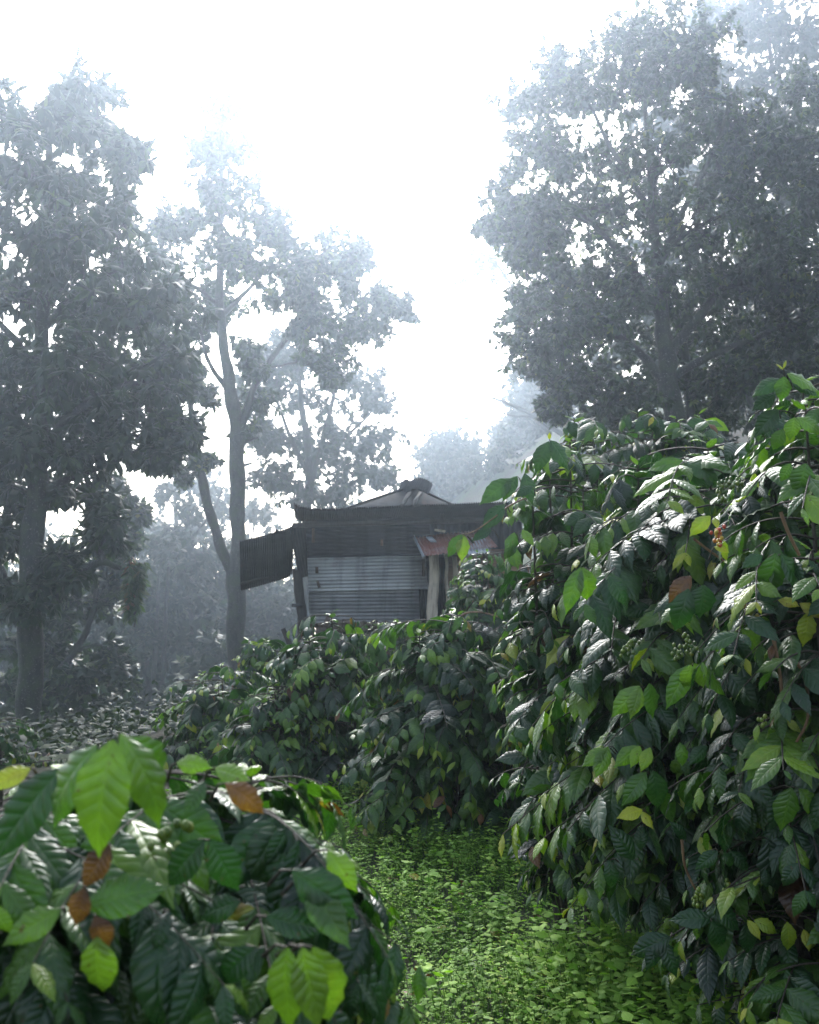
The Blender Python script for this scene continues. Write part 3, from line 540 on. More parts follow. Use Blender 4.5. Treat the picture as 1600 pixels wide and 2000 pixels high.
# trees in the mist below and behind at left
tree("understorey_tree", "broad understorey tree with a slanting trunk just right of the thick straight trunk", 22.0,
    [[(85, 1560, 12), (88, 1400, 11), (100, 1340, 10), (140, 1280, 7), (170, 1230, 6), (185, 1180, 5), (190, 1120, 3)], [(88, 1380, 8), (60, 1300, 5), (20, 1240, 3)], [(150, 1270, 5), (200, 1260, 3), (240, 1290, 2)]],
    [(120, 1210, 50), (180, 1190, 55), (170, 1110, 50), (230, 1130, 40), (100, 1270, 50), (160, 1310, 45), (220, 1290, 45), (245, 1330, 22), (120, 1350, 45), (190, 1370, 50), (130, 1420, 40), (200, 1420, 28), (20, 1270, 50), (10, 1350, 50), (110, 1150, 50), (20, 1180, 40), (250, 1050, 40), (200, 1030, 45), (270, 1000, 35), (215, 960, 28)],
    leaf=(.17, .27), nleaf=9, nsub=9, ntw=6, temps=LT_OVAL, bm=BARK2, seed=41, twigr=.008)
bk = [
 ("misty tree with two thin stems forking near the ground beyond the low coffee shrub", 33, [[(304, 1450, 8), (303, 1390, 8), (300, 1330, 5), (305, 1240, 4), (310, 1130, 3)], [(303, 1400, 6), (318, 1330, 5), (322, 1230, 4), (330, 1100, 3)], [(300, 1380, 4), (285, 1360, 3), (265, 1350, 2)]], [(300, 1160, 45), (330, 1090, 50), (270, 1200, 35), (340, 1180, 35), (240, 1340, 25, 0, .6), (290, 1250, 25, 0, .5)]),
 ("misty tree with a pale crooked stem left of the forked trunk", 36, [[(378, 1380, 6), (376, 1280, 5), (372, 1150, 5), (368, 1020, 4), (372, 960, 3)], [(372, 1040, 3), (340, 990, 2), (310, 950, 1.5)], [(370, 1060, 3), (420, 990, 2), (440, 940, 1)]], [(360, 1100, 45), (400, 1080, 50), (340, 1050, 40), (390, 1160, 40), (370, 1000, 35, 0, .5), (320, 960, 30, 0, .4)]),
 ("misty tree with twin dark stems beside the forked trunk", 40, [[(398, 1390, 7), (400, 1300, 6), (405, 1200, 5), (402, 1080, 4)], [(399, 1330, 5), (412, 1240, 5), (418, 1140, 3)]], [(420, 1150, 45), (400, 1220, 40), (430, 1250, 35), (390, 1110, 45), (440, 1080, 45), (350, 1260, 40), (360, 1200, 35)]),
 ("misty tree with slim stem between the forked trunk and the leaning dark post", 42, [[(497, 1380, 5), (495, 1280, 5), (492, 1180, 4), (490, 1060, 3)]], [(510, 1180, 45), (540, 1230, 45), (500, 1260, 40), (560, 1180, 40), (500, 1120, 45), (550, 1280, 35), (520, 1320, 40), (500, 1020, 45)]),
 ("misty tree low behind the understorey tree at the far left", 45, [[(250, 1450, 7), (248, 1350, 6), (245, 1200, 5), (250, 1080, 3)]], [(250, 1260, 60), (230, 1180, 60), (290, 1300, 50), (260, 1100, 55), (220, 1340, 50), (310, 1360, 40), (180, 1250, 60), (300, 1040, 45)]),
 ("misty tree filling the mist at the far left edge behind the thick trunk", 40, [[(-20, 1480, 9), (-18, 1350, 8), (-10, 1150, 6)]], [(0, 1150, 70), (30, 1250, 70), (-40, 1300, 80), (20, 1340, 60), (110, 1250, 60), (60, 1050, 60), (130, 1130, 60), (100, 1380, 50)]),
 ("misty low tree behind the low coffee shrub", 30, [[(430, 1400, 5), (425, 1330, 4), (420, 1280, 3)]], [(390, 1300, 30, 0, .7), (410, 1270, 28, 0, .6), (440, 1310, 35), (370, 1340, 35), (340, 1370, 30)]),
 ("misty tree spreading between the thick trunk and the forked trunk", 46, [[(340, 1430, 7), (342, 1250, 6), (345, 1080, 5), (340, 940, 3)]], [(340, 1120, 65), (300, 1080, 50), (400, 1030, 50), (330, 1220, 60), (390, 1290, 60), (440, 1180, 50), (300, 1330, 50), (470, 1300, 60), (380, 950, 40), (440, 980, 45)]),
]
for i, (lb, Y, tr, bl) in enumerate(bk):
    tree("misty_tree", lb, Y, tr, bl, leaf=(.24, .38), nleaf=8, nsub=10, ntw=6, temps=LT_FAR, lm=FARLEAF, bm=BARK2, seed=50+i, twigr=.012, group="misty trees beyond the shack")

# hanging epiphyte on the thick tree's branch
def epiphyte():
    global rng; rng = np.random.default_rng(77)
    Y = 23.0; root = thing("hanging_epiphyte", "leafy hanging plant dangling below the thick tree's outstretched branch", "hanging plant", at(262, 1110, Y))
    g = Geo(); s = Geo()
    for k in range(16):
        x0 = rng.uniform(242, 286); y0 = rng.uniform(1085, 1125); x1 = 258+(x0-262)*.5+rng.uniform(-8, 8); y1 = rng.uniform(1130, 1205)
        P, Rr = spline([at(x0, y0, Y+rng.uniform(-.12, .12)), at((x0+x1)/2+rng.uniform(-4, 4), (y0+y1)/2, Y+rng.uniform(-.1, .1)), at(x1, y1, Y)], [.012, .009, .005], 14); tubes(s, P, Rr, 5)
        n = 46; i = rng.integers(0, 14, n); d = rdir(n)*[1, 1, .4]+[0, 0, -.5]
        put_leaves(g, P[i], d, [0, 0, 1]+rng.normal(0, .3, (n, 3)), rng.uniform(.15, .3, n), np.clip(rng.normal(.4, .2, n)+.5*(y0 < 1092)*(k % 3 == 0), 0, 1), LT_LONG)
    for pts in ([(258, 1185), (261, 1205), (264, 1212), (262, 1225)], [(256, 1185), (248, 1195), (243, 1200)], [(262, 1200), (270, 1190)]):
        P, Rr = spline([at(*p, Y) for p in pts], np.linspace(.024, .012, len(pts)), 10); tubes(s, P, Rr, 6)
    s.build("stems", POSTD, root); g.build("foliage", FERN, root)
epiphyte()

# ------------------------------------------------------------------ coffee shrubs
CL = [leaf_template(10, 6, .225, c, f, wv, nwave=nw, phase=ph, twist=tw) for c, f, wv, nw, ph, tw in ((.7, .25, .022, 4.5, 0, .1), (1.1, .15, .03, 4, 1, -.2), (.35, .35, .022, 5, 2, .25), (1.5, .2, .03, 4.5, 3, 0), (.9, .45, .02, 5, 4, -.1), (.6, .1, .035, 3.6, 5, .35))]
CLN = [leaf_template(14, 8, .215, c, f, wv, nwave=nw, phase=ph, twist=tw) for c, f, wv, nw, ph, tw in ((.7, .25, .022, 4.5, 0, .1), (1.1, .15, .03, 4, 1, -.2), (.35, .35, .022, 5, 2, .25), (1.4, .2, .03, 4.5, 3, 0), (.9, .4, .02, 5, 4, -.1))]
CLM = [leaf_template(6, 4, .235, c, f, wv, nwave=nw, phase=ph, twist=tw) for c, f, wv, nw, ph, tw in ((.7, .25, .025, 2.5, 0, .1), (1.1, .15, .03, 2, 1, -.2), (.35, .35, .022, 3, 2, .25), (1.5, .2, .03, 2.4, 3, 0), (.8, .5, .02, 2.4, 3, .3))]
def spheres(g, P, r, tint):
    n = 6; th = np.linspace(0, np.pi, 5); ph = np.arange(n)/n*2*np.pi
    T = np.stack([np.sin(th)[:, None]*np.cos(ph), np.sin(th)[:, None]*np.sin(ph), np.cos(th)[:, None]+0*ph], -1).reshape(-1, 3)
    i = np.arange(4)[:, None]*n; j = np.arange(n)[None]; q = np.stack([i+j, i+n+j, i+n+(j+1) % n, i+(j+1) % n], -1).reshape(-1, 4)
    V = P[:, None]+T[None]*np.asarray(r)[:, None, None]*[1, 1, 1.15]
    g.add(V.reshape(-1, 3), (np.arange(len(P))[:, None, None]*len(T)+q[None]).reshape(-1, 4), None, np.repeat(tint, len(T)))
def coffee(label, c, rad, h, stems=3, node=.068, pair=.058, leaf=(.11, .17), temps=CLM, seed=1, droop=.5, lean=(0, 0), group="coffee shrubs", hero=(), extra=(), berries=0, name="coffee_shrub", bottom=.12, bare=(), young=.06, yellow=.02, zrise=.3, power=2.2, topw=.25, thick=.005, low=.65, clear=.06):
    """c: x,y of the shrub's middle; rad (rx, ry) envelope; h height. Upright stems bear arching side branches with hanging leaf pairs."""
    global rng; rng = np.random.default_rng(seed)
    z0 = float(gz(c[0], c[1])); root = thing(name, label, "shrub", (c[0], c[1], z0), group)
    fg = Geo(); sg = Geo(); bp = []; bd = []; nodes = []; tops = []
    for s in range(stems):
        a = s/stems*2*np.pi+rng.uniform(0, 1); rr = rng.uniform(.25, .5)
        b0 = np.array([c[0]+.08*math.cos(a), c[1]+.08*math.sin(a), z0-.05]); hh = h*rng.uniform(.72, 1.0) if s else h
        tp = np.array([c[0]+lean[0]+rr*rad[0]*math.cos(a)*(s > 0), c[1]+lean[1]+rr*rad[1]*math.sin(a)*(s > 0), z0+hh-.05])
        P, Rr = spline([b0, b0*.6+tp*.4+[0.25*(tp-b0)[0], .25*(tp-b0)[1], 0]+rng.normal(0, .03, 3), tp], [.022, .014, .004], 40); tubes(sg, P, Rr, 7); tops.append(P[-1])
        L = np.concatenate([[0], np.cumsum(np.linalg.norm(np.diff(P, axis=0), axis=1))]); nn = int(L[-1]/node)
        for q in range(nn):
            l = bottom*h+(L[-1]-bottom*h)*(q+.5)/nn; p = np.array([np.interp(l, L, P[:, i]) for i in range(3)]); az = q*2.4+rng.uniform(-.3, .3)
            for sd in (0, np.pi):
                aa = az+sd; dx, dy = math.cos(aa), math.sin(aa); zf = np.clip((p[2]-z0)/h, 0, 1)
                env = (1-zf**power)**(1/power)*(1-topw)+topw; env *= min(1, low+zf*1.6)
                # distance to envelope ellipse from p
                ex, ey = (p[0]-c[0]-lean[0]*zf)/rad[0], (p[1]-c[1]-lean[1]*zf)/rad[1]; fx, fy = dx/rad[0], dy/rad[1]
                A = fx*fx+fy*fy; Bq = ex*fx+ey*fy; Cq = ex*ex+ey*ey-env*env; disc = Bq*Bq-A*Cq
                if disc <= 0: continue
                if 0.2 < zf < .93 and math.sin(aa*2.3+seed*1.7+zf*9)+math.sin(aa*4.1-zf*15+seed) < -.75 and rng.random() < .8: continue
                cl = rng.choice([.7, .9, 1.0, 1.0, 1.08, 1.25])+.17*math.sin(aa*3+seed+zf*5)+.13*math.sin(aa*5-zf*11+seed*2)
                ln = max(.13, (-Bq+math.sqrt(disc))/A*rng.uniform(.8, 1.08)*cl)
                nodes.append((p, dx, dy, min(ln, 1.1), zf))
    for (p, dx, dy, ln, zf) in nodes:
        m = 9; t = np.linspace(0, 1, m); up = zrise*ln*(1-.3*rng.random()); dr = droop*ln*rng.uniform(.7, 1.4)
        bend = rng.normal(0, .12)*ln
        P = np.stack([p[0]+dx*ln*t-dy*bend*t*t, p[1]+dy*ln*t+dx*bend*t*t, p[2]+up*t-dr*t**2.2], -1)
        gzz = gz(P[:, 0], P[:, 1])+clear; P[:, 2] = np.maximum(P[:, 2], gzz)
        bp.append(P); bd.append(np.linspace(thick, thick*.4, m))
    tubes(sg, np.array(bp), np.array(bd), 4)
    LP = []; LD = []; LN = []; LL = []; LT = []
    for P, nd in zip(bp, nodes):
        ln = nd[3]; k = max(2, int(ln*rng.uniform(.65, .9)/pair)); ts = 1-np.arange(k)*pair/ln*rng.uniform(.9, 1.1)
        ts = ts[ts > .12]
        pos = np.stack([np.interp(ts, np.linspace(0, 1, 9), P[:, i]) for i in range(3)], -1)
        tn = nrm(np.gradient(P, axis=0)); tan = nrm(np.stack([np.interp(ts, np.linspace(0, 1, 9), tn[:, i]) for i in range(3)], -1))
        side = nrm(np.cross(tan, [0, 0, 1.0])); base_t = np.clip(rng.normal(.35, .12), .02, .56); dd = rng.uniform(-.1, 1.1)
        for sg_ in (-1, 1):
            kk = len(ts); keep = rng.random(kk) < .93
            d = tan*rng.uniform(.2, .8, (kk, 1))+side*sg_*rng.uniform(.4, 1.05, (kk, 1))+np.array([0, 0, -1.0])*(dd+rng.uniform(-.1, .35, (kk, 1)))
            n = nrm(tan*[1, 1, 0]*.9+np.array([0, 0, .7])+side*sg_*.3+rng.normal(0, .3, (kk, 3)))
            l = rng.uniform(leaf[0], leaf[1], kk)*rng.choice([.7, .9, 1, 1, 1.1, 1.2], kk)*np.clip(.45+np.arange(kk)*.35, 0, 1)
            tt = base_t+rng.normal(0, .06, kk); yng = rng.random() < young*4
            tt[0] += .30 if yng else .08
            if kk > 1 and yng: tt[1] += .15
            yl = rng.random(kk) < yellow; tt[yl] = rng.uniform(.66, 1.0, yl.sum())**1.3
            LP.append(pos[keep]); LD.append(d[keep]); LN.append(n[keep]); LL.append(l[keep]); LT.append(tt[keep])
    for s_, q in enumerate(tops):
        nl = 8; a = np.arange(nl)*2.4+rng.uniform(0, 6); up = np.linspace(.9, -.5, nl); dd = np.stack([np.cos(a), np.sin(a), up], -1)
        LP.append(np.tile(q, (nl, 1))-np.array([0, 0, 1.0])*np.arange(nl)[:, None]*.02); LD.append(dd); LN.append(np.array([0, 0, 1.0])+.5*dd); LL.append(rng.uniform(leaf[0], leaf[1], nl)*np.linspace(.45, 1, nl)); LT.append(np.linspace(.62, .35, nl))
    put_leaves(fg, np.concatenate(LP), np.concatenate(LD), np.concatenate(LN), np.concatenate(LL), np.clip(np.concatenate(LT), 0, 1), temps)
    # individually placed leaves: (base px, base py, tip px, tip py, distance, tint[, tip distance offset, face tilt])
    for hdef in hero:
        bx, by, tx, ty, Y, tt = hdef[:6]; dy = hdef[6] if len(hdef) > 6 else -.03; tilt = hdef[7] if len(hdef) > 7 else 0.
        a = at(bx, by, Y); b = at(tx, ty, Y+dy); d = b-a; L = np.linalg.norm(d)*1.08
        tubes(sg, np.stack([a, a+[(c[0]-a[0])*.04, (c[1]-a[1])*.06, -.004], a+[(c[0]-a[0])*.09, (c[1]-a[1])*.16, -.03]]), [.0015, .002, .003], 5)
        nh = np.array([tilt, -1.0, .45]); put_leaves(fg, a[None], d[None]+np.array([[0, 0, .12*L]]), nh[None], [L], [tt], temps, wscale=[hdef[8] if len(hdef) > 8 else 1.12])
    for e in extra:
        sgx = Geo()
        P, Rr = spline([at(*p) for p in e[0]], np.linspace(e[1], e[2], len(e[0])), len(e[0])*8); Rr = Rr*(1+.12*(np.arange(len(Rr)) % 5 == 0)); tubes(sgx, P, Rr, 7); sgx.build("bare_branch", TWIG, root)
    fg.build("foliage", COFFEE, root); sg.build("stems", DARKTWIG, root)
    for b in berries if isinstance(berries, (list, tuple)) else ():
        px, py, Y, n, t0 = b; g = Geo(); cc = at(px, py, Y); ax = nrm(np.array([[rng.uniform(-1, 1), rng.uniform(-.5, .5), rng.uniform(-.6, .6)]]))[0]
        P = cc+rng.normal(0, .009, (n, 3))+ax*rng.uniform(-.035, .035, (n, 1)); spheres(g, P, rng.uniform(.0055, .008, n), np.clip(rng.normal(t0, .15, n), 0, 1)); g.build("berry_cluster", CHERRY, root)
    return root

def P2(px, Y): return ((px-800)/F*Y*1.01, Y)
# middle row
coffee("full round coffee shrub in front of the shack's deck with some yellowing leaves", P2(650, 9.3), (.54, .55), 1.52, stems=6, seed=101, young=.13, leaf=(.13, .19), yellow=.02, power=2.8)
coffee("broad dark coffee shrub in the middle, right below the peeled post", P2(880, 8.0), (.64, .65), 1.63, stems=7, seed=102, young=.13, leaf=(.14, .20), yellow=.015, power=2.8)
coffee("low dark coffee shrub at the foot of the forked tree", P2(440, 10.6), (.66, .6), 1.06, stems=6, seed=103, young=.13, leaf=(.12, .17), droop=.45, power=2.6)
coffee("coffee shrub in front of the brown plank wall with a yellow shoot", P2(950, 12.5), (.66, .6), 2.15, stems=6, seed=104, leaf=(.12, .17),
    hero=[(950, 1172, 935, 1180, 11.9, .82), (955, 1172, 975, 1178, 11.9, .80)], extra=[([(885, 1215, 11.9), (910, 1198, 11.9), (940, 1196, 11.9), (975, 1205, 11.9)], .012, .008)])
coffee("small coffee shrub squeezed between the full round one and the low dark one", P2(540, 9.0), (.45, .45), 0.95, stems=5, seed=105, leaf=(.12, .17))
coffee("shaded coffee shrub right of the broad dark one, above the grassy gap", P2(1050, 8.8), (.6, .6), 1.5, stems=6, seed=106, leaf=(.13, .18), power=2.8)
coffee("coffee shrub behind the tallest one with paler leaves against the twin trunks", P2(1250, 7.5), (.95, .6), 2.9, stems=7, seed=107, leaf=(.13, .19), power=3)
coffee("coffee shrub half hidden under the shack's deck", P2(770, 13.0), (.8, .5), 1.35, stems=6, seed=108, leaf=(.12, .17))
# right mass
coffee("largest coffee shrub, filling the right side, with glossy leaves and green cherries", P2(1385, 4.75), (.64, .8), 2.42, stems=8, seed=110, low=.35, clear=.42, leaf=(.14, .21), temps=CL, node=.06, pair=.062, young=.13, yellow=.008, bottom=.24, power=3.2, topw=.3,
    extra=[([(1525, 1000, 3.5), (1540, 1040, 3.5), (1562, 1085, 3.5)], .006, .005), ([(1508, 1230, 3.5), (1525, 1330, 3.5), (1524, 1380, 3.5), (1505, 1420, 3.5)], .006, .004), ([(1535, 1265, 3.5), (1570, 1320, 3.5), (1578, 1400, 3.5), (1550, 1460, 3.5)], .006, .004),
           ([(1332, 1640, 3.8), (1338, 1690, 3.8), (1355, 1730, 3.8), (1372, 1752, 3.8)], .005, .003), ([(1355, 1052, 3.9), (1385, 1075, 3.9), (1415, 1096, 3.9)], .005, .004)],
    berries=[(1410, 960, 3.9, 40, .15), (1440, 945, 3.9, 30, .1), (1405, 1045, 3.75, 26, .85), (1465, 1185, 3.55, 30, .35), (1230, 1265, 3.85, 20, .2), (1350, 1262, 3.75, 24, .25), (1325, 1275, 3.75, 16, .25), (1365, 1755, 3.75, 26, .4), (1425, 1740, 3.75, 22, .35), (1500, 1410, 3.5, 12, .4)],
    hero=[(1134, 1108, 1108, 1195, 3.9, .52, 0, -.3, .9), (1138, 1108, 1160, 1180, 3.9, .56, 0, .1, 1.2), (1190, 1125, 1222, 1180, 3.9, .3), (1515, 1080, 1502, 1172, 3.5, .42, 0, -.1, 1.2), (1525, 1082, 1575, 1165, 3.5, .36, 0, .2), (1490, 1085, 1455, 1105, 3.5, .3),
          (1375, 1143, 1370, 1205, 3.7, .22, 0, 0, 1.9), (1345, 1150, 1325, 1235, 3.7, .3), (1350, 1125, 1310, 1175, 3.75, .98), (1430, 1230, 1442, 1302, 3.6, .56, 0, 0, 1.25), (1418, 1230, 1398, 1288, 3.6, .55, 0, -.3, 1.2), (1448, 1228, 1512, 1300, 3.6, .55, 0, .3, 1.1),
          (1348, 1298, 1308, 1382, 3.65, .5, 0, -.2, 1.0), (1350, 1298, 1338, 1350, 3.6, .6, 0, 0, 1.2), (1355, 1295, 1384, 1345, 3.6, .58, 0, .1, 1.2), (1360, 1298, 1421, 1360, 3.65, .52, 0, .3, 1.0), (1250, 1340, 1200, 1400, 3.8, .55, 0, -.2, 1.1), (1250, 1342, 1236, 1400, 3.8, .6), (1268, 1335, 1280, 1402, 3.8, .45, 0, .2, 1.2),
          (1185, 1462, 1142, 1497, 4.0, .55), (1188, 1458, 1168, 1517, 4.0, .55), (1247, 1457, 1207, 1499, 3.9, .55), (1250, 1457, 1236, 1497, 3.85, .62), (1270, 1460, 1256, 1505, 3.8, .66), (1262, 1508, 1222, 1574, 3.85, .42), (1276, 1505, 1292, 1588, 3.85, .34, 0, 0, 1.15), (1328, 1450, 1338, 1497, 3.8, .5), (1418, 1455, 1436, 1500, 3.75, .35), (1380, 1456, 1352, 1494, 3.75, .3),
          (1255, 1582, 1212, 1600, 3.85, .82), (1253, 1585, 1274, 1617, 3.85, .82), (1545, 1538, 1532, 1625, 3.4, .5, 0, 0, 1.25), (1530, 1545, 1512, 1620, 3.5, .3), (1560, 1540, 1612, 1602, 3.4, .55, 0, .3), (1402, 1662, 1364, 1700, 3.6, .34, 0, 0, 1.2), (1412, 1668, 1442, 1695, 3.6, .36, 0, 0, 1.3), (1425, 1662, 1464, 1702, 3.65, .3), (1340, 1640, 1315, 1610, 3.8, .25), (1420, 1620, 1482, 1640, 3.7, .25),
          (1392, 1795, 1312, 1803, 3.65, .3, 0, 0, 1.1), (1398, 1768, 1442, 1820, 3.6, .33, 0, 0, 1.3), (1390, 1800, 1418, 1858, 3.6, .3, 0, 0, 1.4), (1310, 1830, 1235, 1872, 3.7, .18), (1455, 1805, 1466, 1868, 3.6, .3, 0, 0, 1.3), (1460, 1797, 1485, 1834, 3.55, .78), (1473, 1797, 1524, 1824, 3.55, .70), (1537, 1800, 1545, 1862, 3.5, .70, 0, 0, 1.2), (1570, 1815, 1582, 1855, 3.5, .8), (1295, 1838, 1322, 1908, 3.7, .18), (1290, 1838, 1268, 1895, 3.7, .2),
          (1240, 1680, 1195, 1620, 3.9, .12), (1190, 1680, 1200, 1740, 3.9, .15), (1250, 1660, 1258, 1615, 3.9, .12), (1520, 1172, 1562, 1182, 3.5, .84), (1562, 1178, 1605, 1205, 3.5, .85), (1580, 1195, 1574, 1262, 3.5, .74, 0, 0, 1.2), (1388, 1008, 1352, 1042, 3.8, .74), (1395, 1068, 1425, 1075, 3.8, .80), (1395, 1010, 1402, 1030, 3.8, .8), (1455, 1500, 1500, 1530, 3.6, .2, 0, 0, 1.4), (1500, 1640, 1520, 1740, 3.5, .1, 0, 0, 1.5), (1590, 1800, 1620, 1830, 3.4, .3)])
coffee("upright coffee shrub at the right edge with its leader above all others", P2(1580, 3.75), (.46, .5), 2.36, stems=5, seed=111, clear=.4, leaf=(.12, .18), temps=CL, node=.07, pair=.065, young=.12, topw=.32, power=2.0,
    hero=[(1532, 735, 1530, 782, 3.6, .5, 0, 0, 1.5), (1537, 730, 1602, 762, 3.6, .55, 0, .3), (1525, 740, 1478, 768, 3.65, .35), (1545, 745, 1595, 775, 3.65, .25), (1553, 815, 1546, 858, 3.55, .55, 0, 0, 1.5), (1530, 838, 1512, 880, 3.6, .5, 0, 0, 1.3), (1556, 815, 1610, 845, 3.6, .55), (1575, 905, 1562, 968, 3.5, .45, 0, 0, 1.6), (1545, 905, 1528, 940, 3.55, .5, 0, 0, 1.3), (1515, 770, 1475, 800, 3.7, .12, 0, 0, 1.4), (1520, 800, 1480, 850, 3.7, .12, 0, 0, 1.4), (1530, 720, 1538, 702, 3.62, .8, 0, 0, .6), (1530, 722, 1516, 708, 3.62, .8, 0, 0, .6)])
coffee("tall coffee shrub at the right frame edge behind the leader", P2(1640, 4.2), (.55, .5), 2.5, stems=6, seed=118, topw=.45, leaf=(.12, .19), temps=CL, young=.12, clear=.4)
coffee("leggy coffee shrub reaching left across the shack's right half", P2(1115, 5.6), (.42, .5), 2.62, stems=4, seed=112, bottom=.16, low=.3, clear=.35, leaf=(.12, .18), temps=CL, topw=.28, power=2.2,
    hero=[(1072, 862, 1046, 920, 5.2, .35, 0, -.3, 1.2), (1076, 860, 1112, 915, 5.2, .34, 0, .2, 1.3), (1073, 858, 1074, 848, 5.2, .82), (1000, 935, 945, 985, 5.2, .4), (1010, 930, 985, 975, 5.2, .4), (1025, 925, 1040, 980, 5.2, .35), (985, 985, 948, 1035, 5.2, .3), (960, 1035, 925, 1055, 5.1, .3), (903, 1044, 875, 1088, 5.1, .48, 0, 0, 1.1), (906, 1045, 903, 1093, 5.1, .68), (1005, 1040, 995, 1085, 5.1, .5), (1020, 1035, 1040, 1065, 5.1, .6), (1010, 1060, 985, 1090, 5.1, .4), (1040, 950, 1010, 970, 5.1, .3)],
    extra=[([(1060, 960, 5.5), (1000, 985, 5.3), (960, 1015, 5.15), (925, 1038, 5.1), (903, 1044, 5.1)], .005, .002)])
# background shrubs at left
coffee("dim broad-leaved shrub beside the leaning stake", P2(525, 13.0), (.45, .45), 1.1, stems=4, seed=113, leaf=(.15, .22), name="broadleaf_shrub", group="background shrubs", yellow=.03)
coffee("low shrub in the mist at the foot of the thick tree", P2(20, 11.0), (.6, .5), .6, stems=4, seed=114, leaf=(.08, .13), name="broadleaf_shrub", group="background shrubs")

coffee("misty round bush between the thick trunk and the low dark coffee shrub", P2(190, 17.0), (.7, .6), .55, stems=4, seed=115, leaf=(.12, .18), name="broadleaf_shrub", group="background shrubs", node=.09, pair=.09)
coffee("misty bush at the foot of the two thin forking stems", P2(330, 19.0), (.8, .6), .7, stems=4, seed=116, leaf=(.12, .18), name="broadleaf_shrub", group="background shrubs", node=.09, pair=.09)
# stake leaning beside the shack
g = Geo(); P, Rr = spline([at(553, 1228, 15), at(567, 1262, 15), at(576, 1300, 15), at(585, 1370, 15)], [.032, .036, .04, .045], 20); tubes(g, P, Rr, 9); tubes(g, np.stack([P[0]+[0, 0, .004], P[0]]), [.001, .032], 9)
tag(g.build("wooden_stake", POSTD), "dark broken stake leaning left beside the leaning post", "stake")

# foreground shrub
coffee("out-of-focus coffee shrub in the near left corner with large drooping leaves", (-.57, 1.85), (.72, .50), 1.46, stems=14, seed=120, leaf=(.10, .15), temps=CLN, node=.034, pair=.04, thick=.0025, young=.05, yellow=.008, topw=.5, power=2.2, bottom=.3,
    hero=[(222, 1445, 172, 1672, 1.35, .58, -.03, -.1, 1.25), (235, 1432, 338, 1612, 1.4, .56, 0, .9, .9), (190, 1455, 60, 1620, 1.4, .5, 0, -.5), (120, 1500, -10, 1680, 1.45, .3, 0, -.4), (250, 1440, 350, 1560, 1.42, .5, .05, .4),
          (200, 1545, 195, 1650, 1.45, .3), (215, 1650, 165, 1735, 1.4, .98, 0, 0, 1.3), (165, 1735, 143, 1812, 1.38, .95, 0, 0, 1.4), (185, 1790, 210, 1858, 1.38, .96, 0, 0, 1.4), (165, 1770, 320, 1745, 1.4, .45, 0, 0, 1.2), (120, 1775, 10, 1850, 1.42, .55),
          (190, 1830, 190, 1960, 1.38, .62, 0, 0, 1.3), (560, 1850, 555, 2020, 1.4, .58, 0, -.2, 1.1), (590, 1850, 620, 2010, 1.4, .62, 0, .1, 1.1), (610, 1850, 670, 2020, 1.42, .64, .03, .5), (570, 1700, 690, 1800, 1.5, .35), (520, 1790, 630, 1830, 1.5, .25, 0, 0, 1.2),
          (400, 1640, 320, 1740, 1.5, .25, 0, 0, 1.3), (410, 1640, 460, 1745, 1.5, .3, 0, 0, 1.3), (440, 1530, 520, 1590, 1.55, .92, 0, .4), (345, 1490, 400, 1500, 1.6, .6), (420, 1500, 480, 1530, 1.6, .6), (400, 1525, 365, 1590, 1.55, .4), (600, 1720, 670, 1850, 1.5, .5),
          (640, 1660, 690, 1740, 1.6, .6), (500, 1850, 420, 1930, 1.45, .2, 0, 0, 1.3), (470, 1760, 380, 1800, 1.5, .2, 0, 0, 1.2), (60, 1500, -20, 1545, 1.45, .82), (330, 1780, 300, 1850, 1.45, .2), (330, 1950, 420, 2040, 1.4, .4, 0, 0, 1.3)],
    extra=[([(65, 1800, 1.5), (85, 1870, 1.5), (95, 1930, 1.5), (110, 2050, 1.5)], .006, .008)], berries=[(330, 1640, 1.6, 14, .3)])

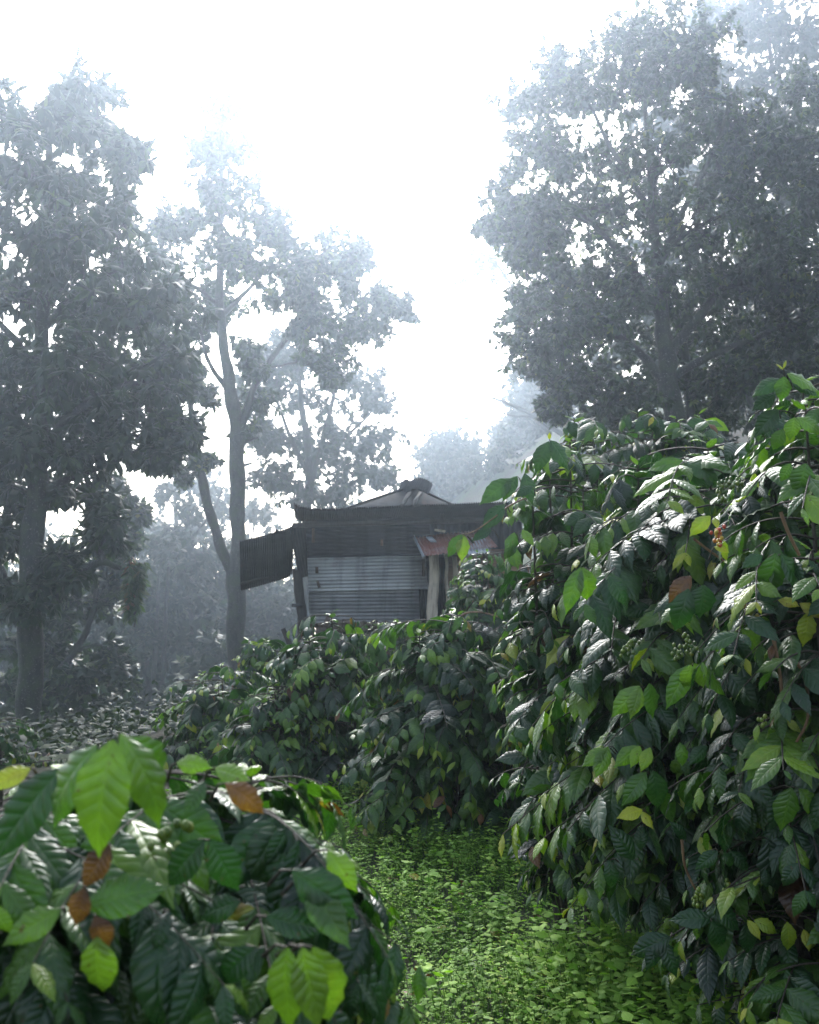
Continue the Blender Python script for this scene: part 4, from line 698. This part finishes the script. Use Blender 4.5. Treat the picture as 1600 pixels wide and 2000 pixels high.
# ------------------------------------------------------------------ ground cover
WT = [leaf_template(3, 2, .33, c, .25, 0, peak=.38, twist=t) for c, t in ((.4, .1), (.8, -.2), (.1, .3))]
def undergrowth():
    global rng; rng = np.random.default_rng(200)
    g = Geo()
    def scatter(n, ylo, yhi, size, hgt, xlo=-4.0, xhi=5.5, nl=5):
        u = rng.random(n); y = ylo*(yhi/ylo)**u; x = rng.uniform(xlo, xhi, n)
        ok = (np.abs(x-.5) < .42*y+1.2) & ((y < 7.5) | (x > -1.0-.1*y)); x, y = x[ok], y[ok]
        dn = .5+.5*np.sin(x*2.3+np.sin(y*1.9))*np.sin(y*2.7+1.3*np.sin(x*1.4)); ok = rng.random(len(x)) < .45+.55*dn; x, y, dn = x[ok], y[ok], dn[ok]
        m = len(x); h = hgt*rng.uniform(.35, 1.0, m)*(.5+.8*dn); z = gz(x, y)
        base = np.stack([x, y, z], -1); tp = base+np.stack([rng.normal(0, .25, m)*h, rng.normal(0, .25, m)*h, h], -1)
        tubes(g, np.stack([base, (base+tp)/2, tp], 1), np.broadcast_to([.0018, .0015, .001], (m, 3)), 3, tint=.3)
        e = np.repeat(tp, nl, 0); b = np.repeat(base, nl, 0); lv = np.tile(np.arange(nl)//2, m)/max(1, (nl//2)); f = np.clip(lv*.8, 0, .9)[:, None]*rng.uniform(.6, 1.1, (m*nl, 1))
        pos = e+(b-e)*f; az = np.repeat(rng.uniform(0, 6.28, m), nl)+np.tile(np.arange(nl)*np.pi+np.arange(nl)//2*1.57, m)+rng.normal(0, .3, m*nl)
        d = np.stack([np.cos(az), np.sin(az), rng.uniform(-.25, .5, m*nl)], -1); nh = np.stack([rng.normal(0, .3, m*nl), rng.normal(-.15, .3, m*nl), np.ones(m*nl)], -1)
        sz = size*np.repeat(rng.uniform(.6, 1.25, m), nl)*rng.uniform(.8, 1.1, m*nl)
        tt = np.repeat(np.clip(rng.normal(.52, .17, m)+.2*(dn-.5), 0, 1), nl)+rng.uniform(-.06, .06, m*nl)
        put_leaves(g, pos, d, nh, sz, np.clip(tt, 0, 1), WT)
    scatter(80000, 3.0, 14, .024, .19, nl=6)
    scatter(9000, 3.3, 12, .04, .28, nl=8)
    scatter(1500, 3.4, 5.4, .055, .42, xlo=.7, xhi=3.2, nl=12)
    scatter(500, 3.2, 9, .065, .3, nl=10)
    def patch(n, xlo, xhi, ylo, yhi, size, hgt, nl):
        x = rng.uniform(xlo, xhi, n); y = rng.uniform(ylo, yhi, n); z = gz(x, y); h = hgt*rng.uniform(.3, 1, n)
        e = np.repeat(np.stack([x, y, z+h], -1), nl, 0)+rng.normal(0, size*.8, (n*nl, 3)); d = rdir(n*nl)*[1, 1, .4]; nh = np.array([0, 0, 1.0])+rng.normal(0, .35, (n*nl, 3))
        put_leaves(g, e, d, nh, size*rng.uniform(.6, 1.2, n*nl), np.clip(np.repeat(rng.normal(.35, .2, n), nl), 0, 1), WT, 1)
    patch(5000, -13, 4, 10, 30, .10, .5, 6)
    patch(5000, 2, 12, 9, 26, .08, .35, 6)
    o = g.build("undergrowth", [WEED, FARLEAF]); tag(o, "dense bright green low weeds covering the ground between the coffee shrubs", "ground cover", kind='stuff')
undergrowth()
def litter():
    global rng; rng = np.random.default_rng(300)
    g = Geo(); n = 420; y = 3.6*(11/3.6)**rng.random(n); x = rng.uniform(-.6, .45, n)*y+.5; P = np.stack([x, y, gz(x, y)+rng.uniform(.03, .13, n)], -1)
    put_leaves(g, P, rdir(n)*[1, 1, .35], np.array([0, 0, 1.0])+rng.normal(0, .35, (n, 3)), rng.uniform(.07, .13, n), rng.uniform(.84, 1, n), CLM)
    tag(g.build("leaf_litter", COFFEE), "scattered dry brown leaves caught in the low green weeds", "leaf litter", kind='stuff')
litter()

# ------------------------------------------------------------------ haze
def haze():
    g = Geo(); box(g, (0, 75, 14), (200, 190, 46)); o = g.build("haze", [], None, False)
    m = bpy.data.materials.new("mist"); m.use_nodes = True; nt = m.node_tree; nt.nodes.clear()
    out = nt.nodes.new("ShaderNodeOutputMaterial"); v = nt.nodes.new("ShaderNodeVolumePrincipled")
    v.inputs['Color'].default_value = (.70, .84, 1, 1); v.inputs['Density'].default_value = HAZE; v.inputs['Anisotropy'].default_value = .88
    nt.links.new(v.outputs[0], out.inputs['Volume']); o.data.materials.append(m)
    tag(o, kind='stuff'); o['label'] = "pale mist hanging between the trees"; o['category'] = "mist"
haze()
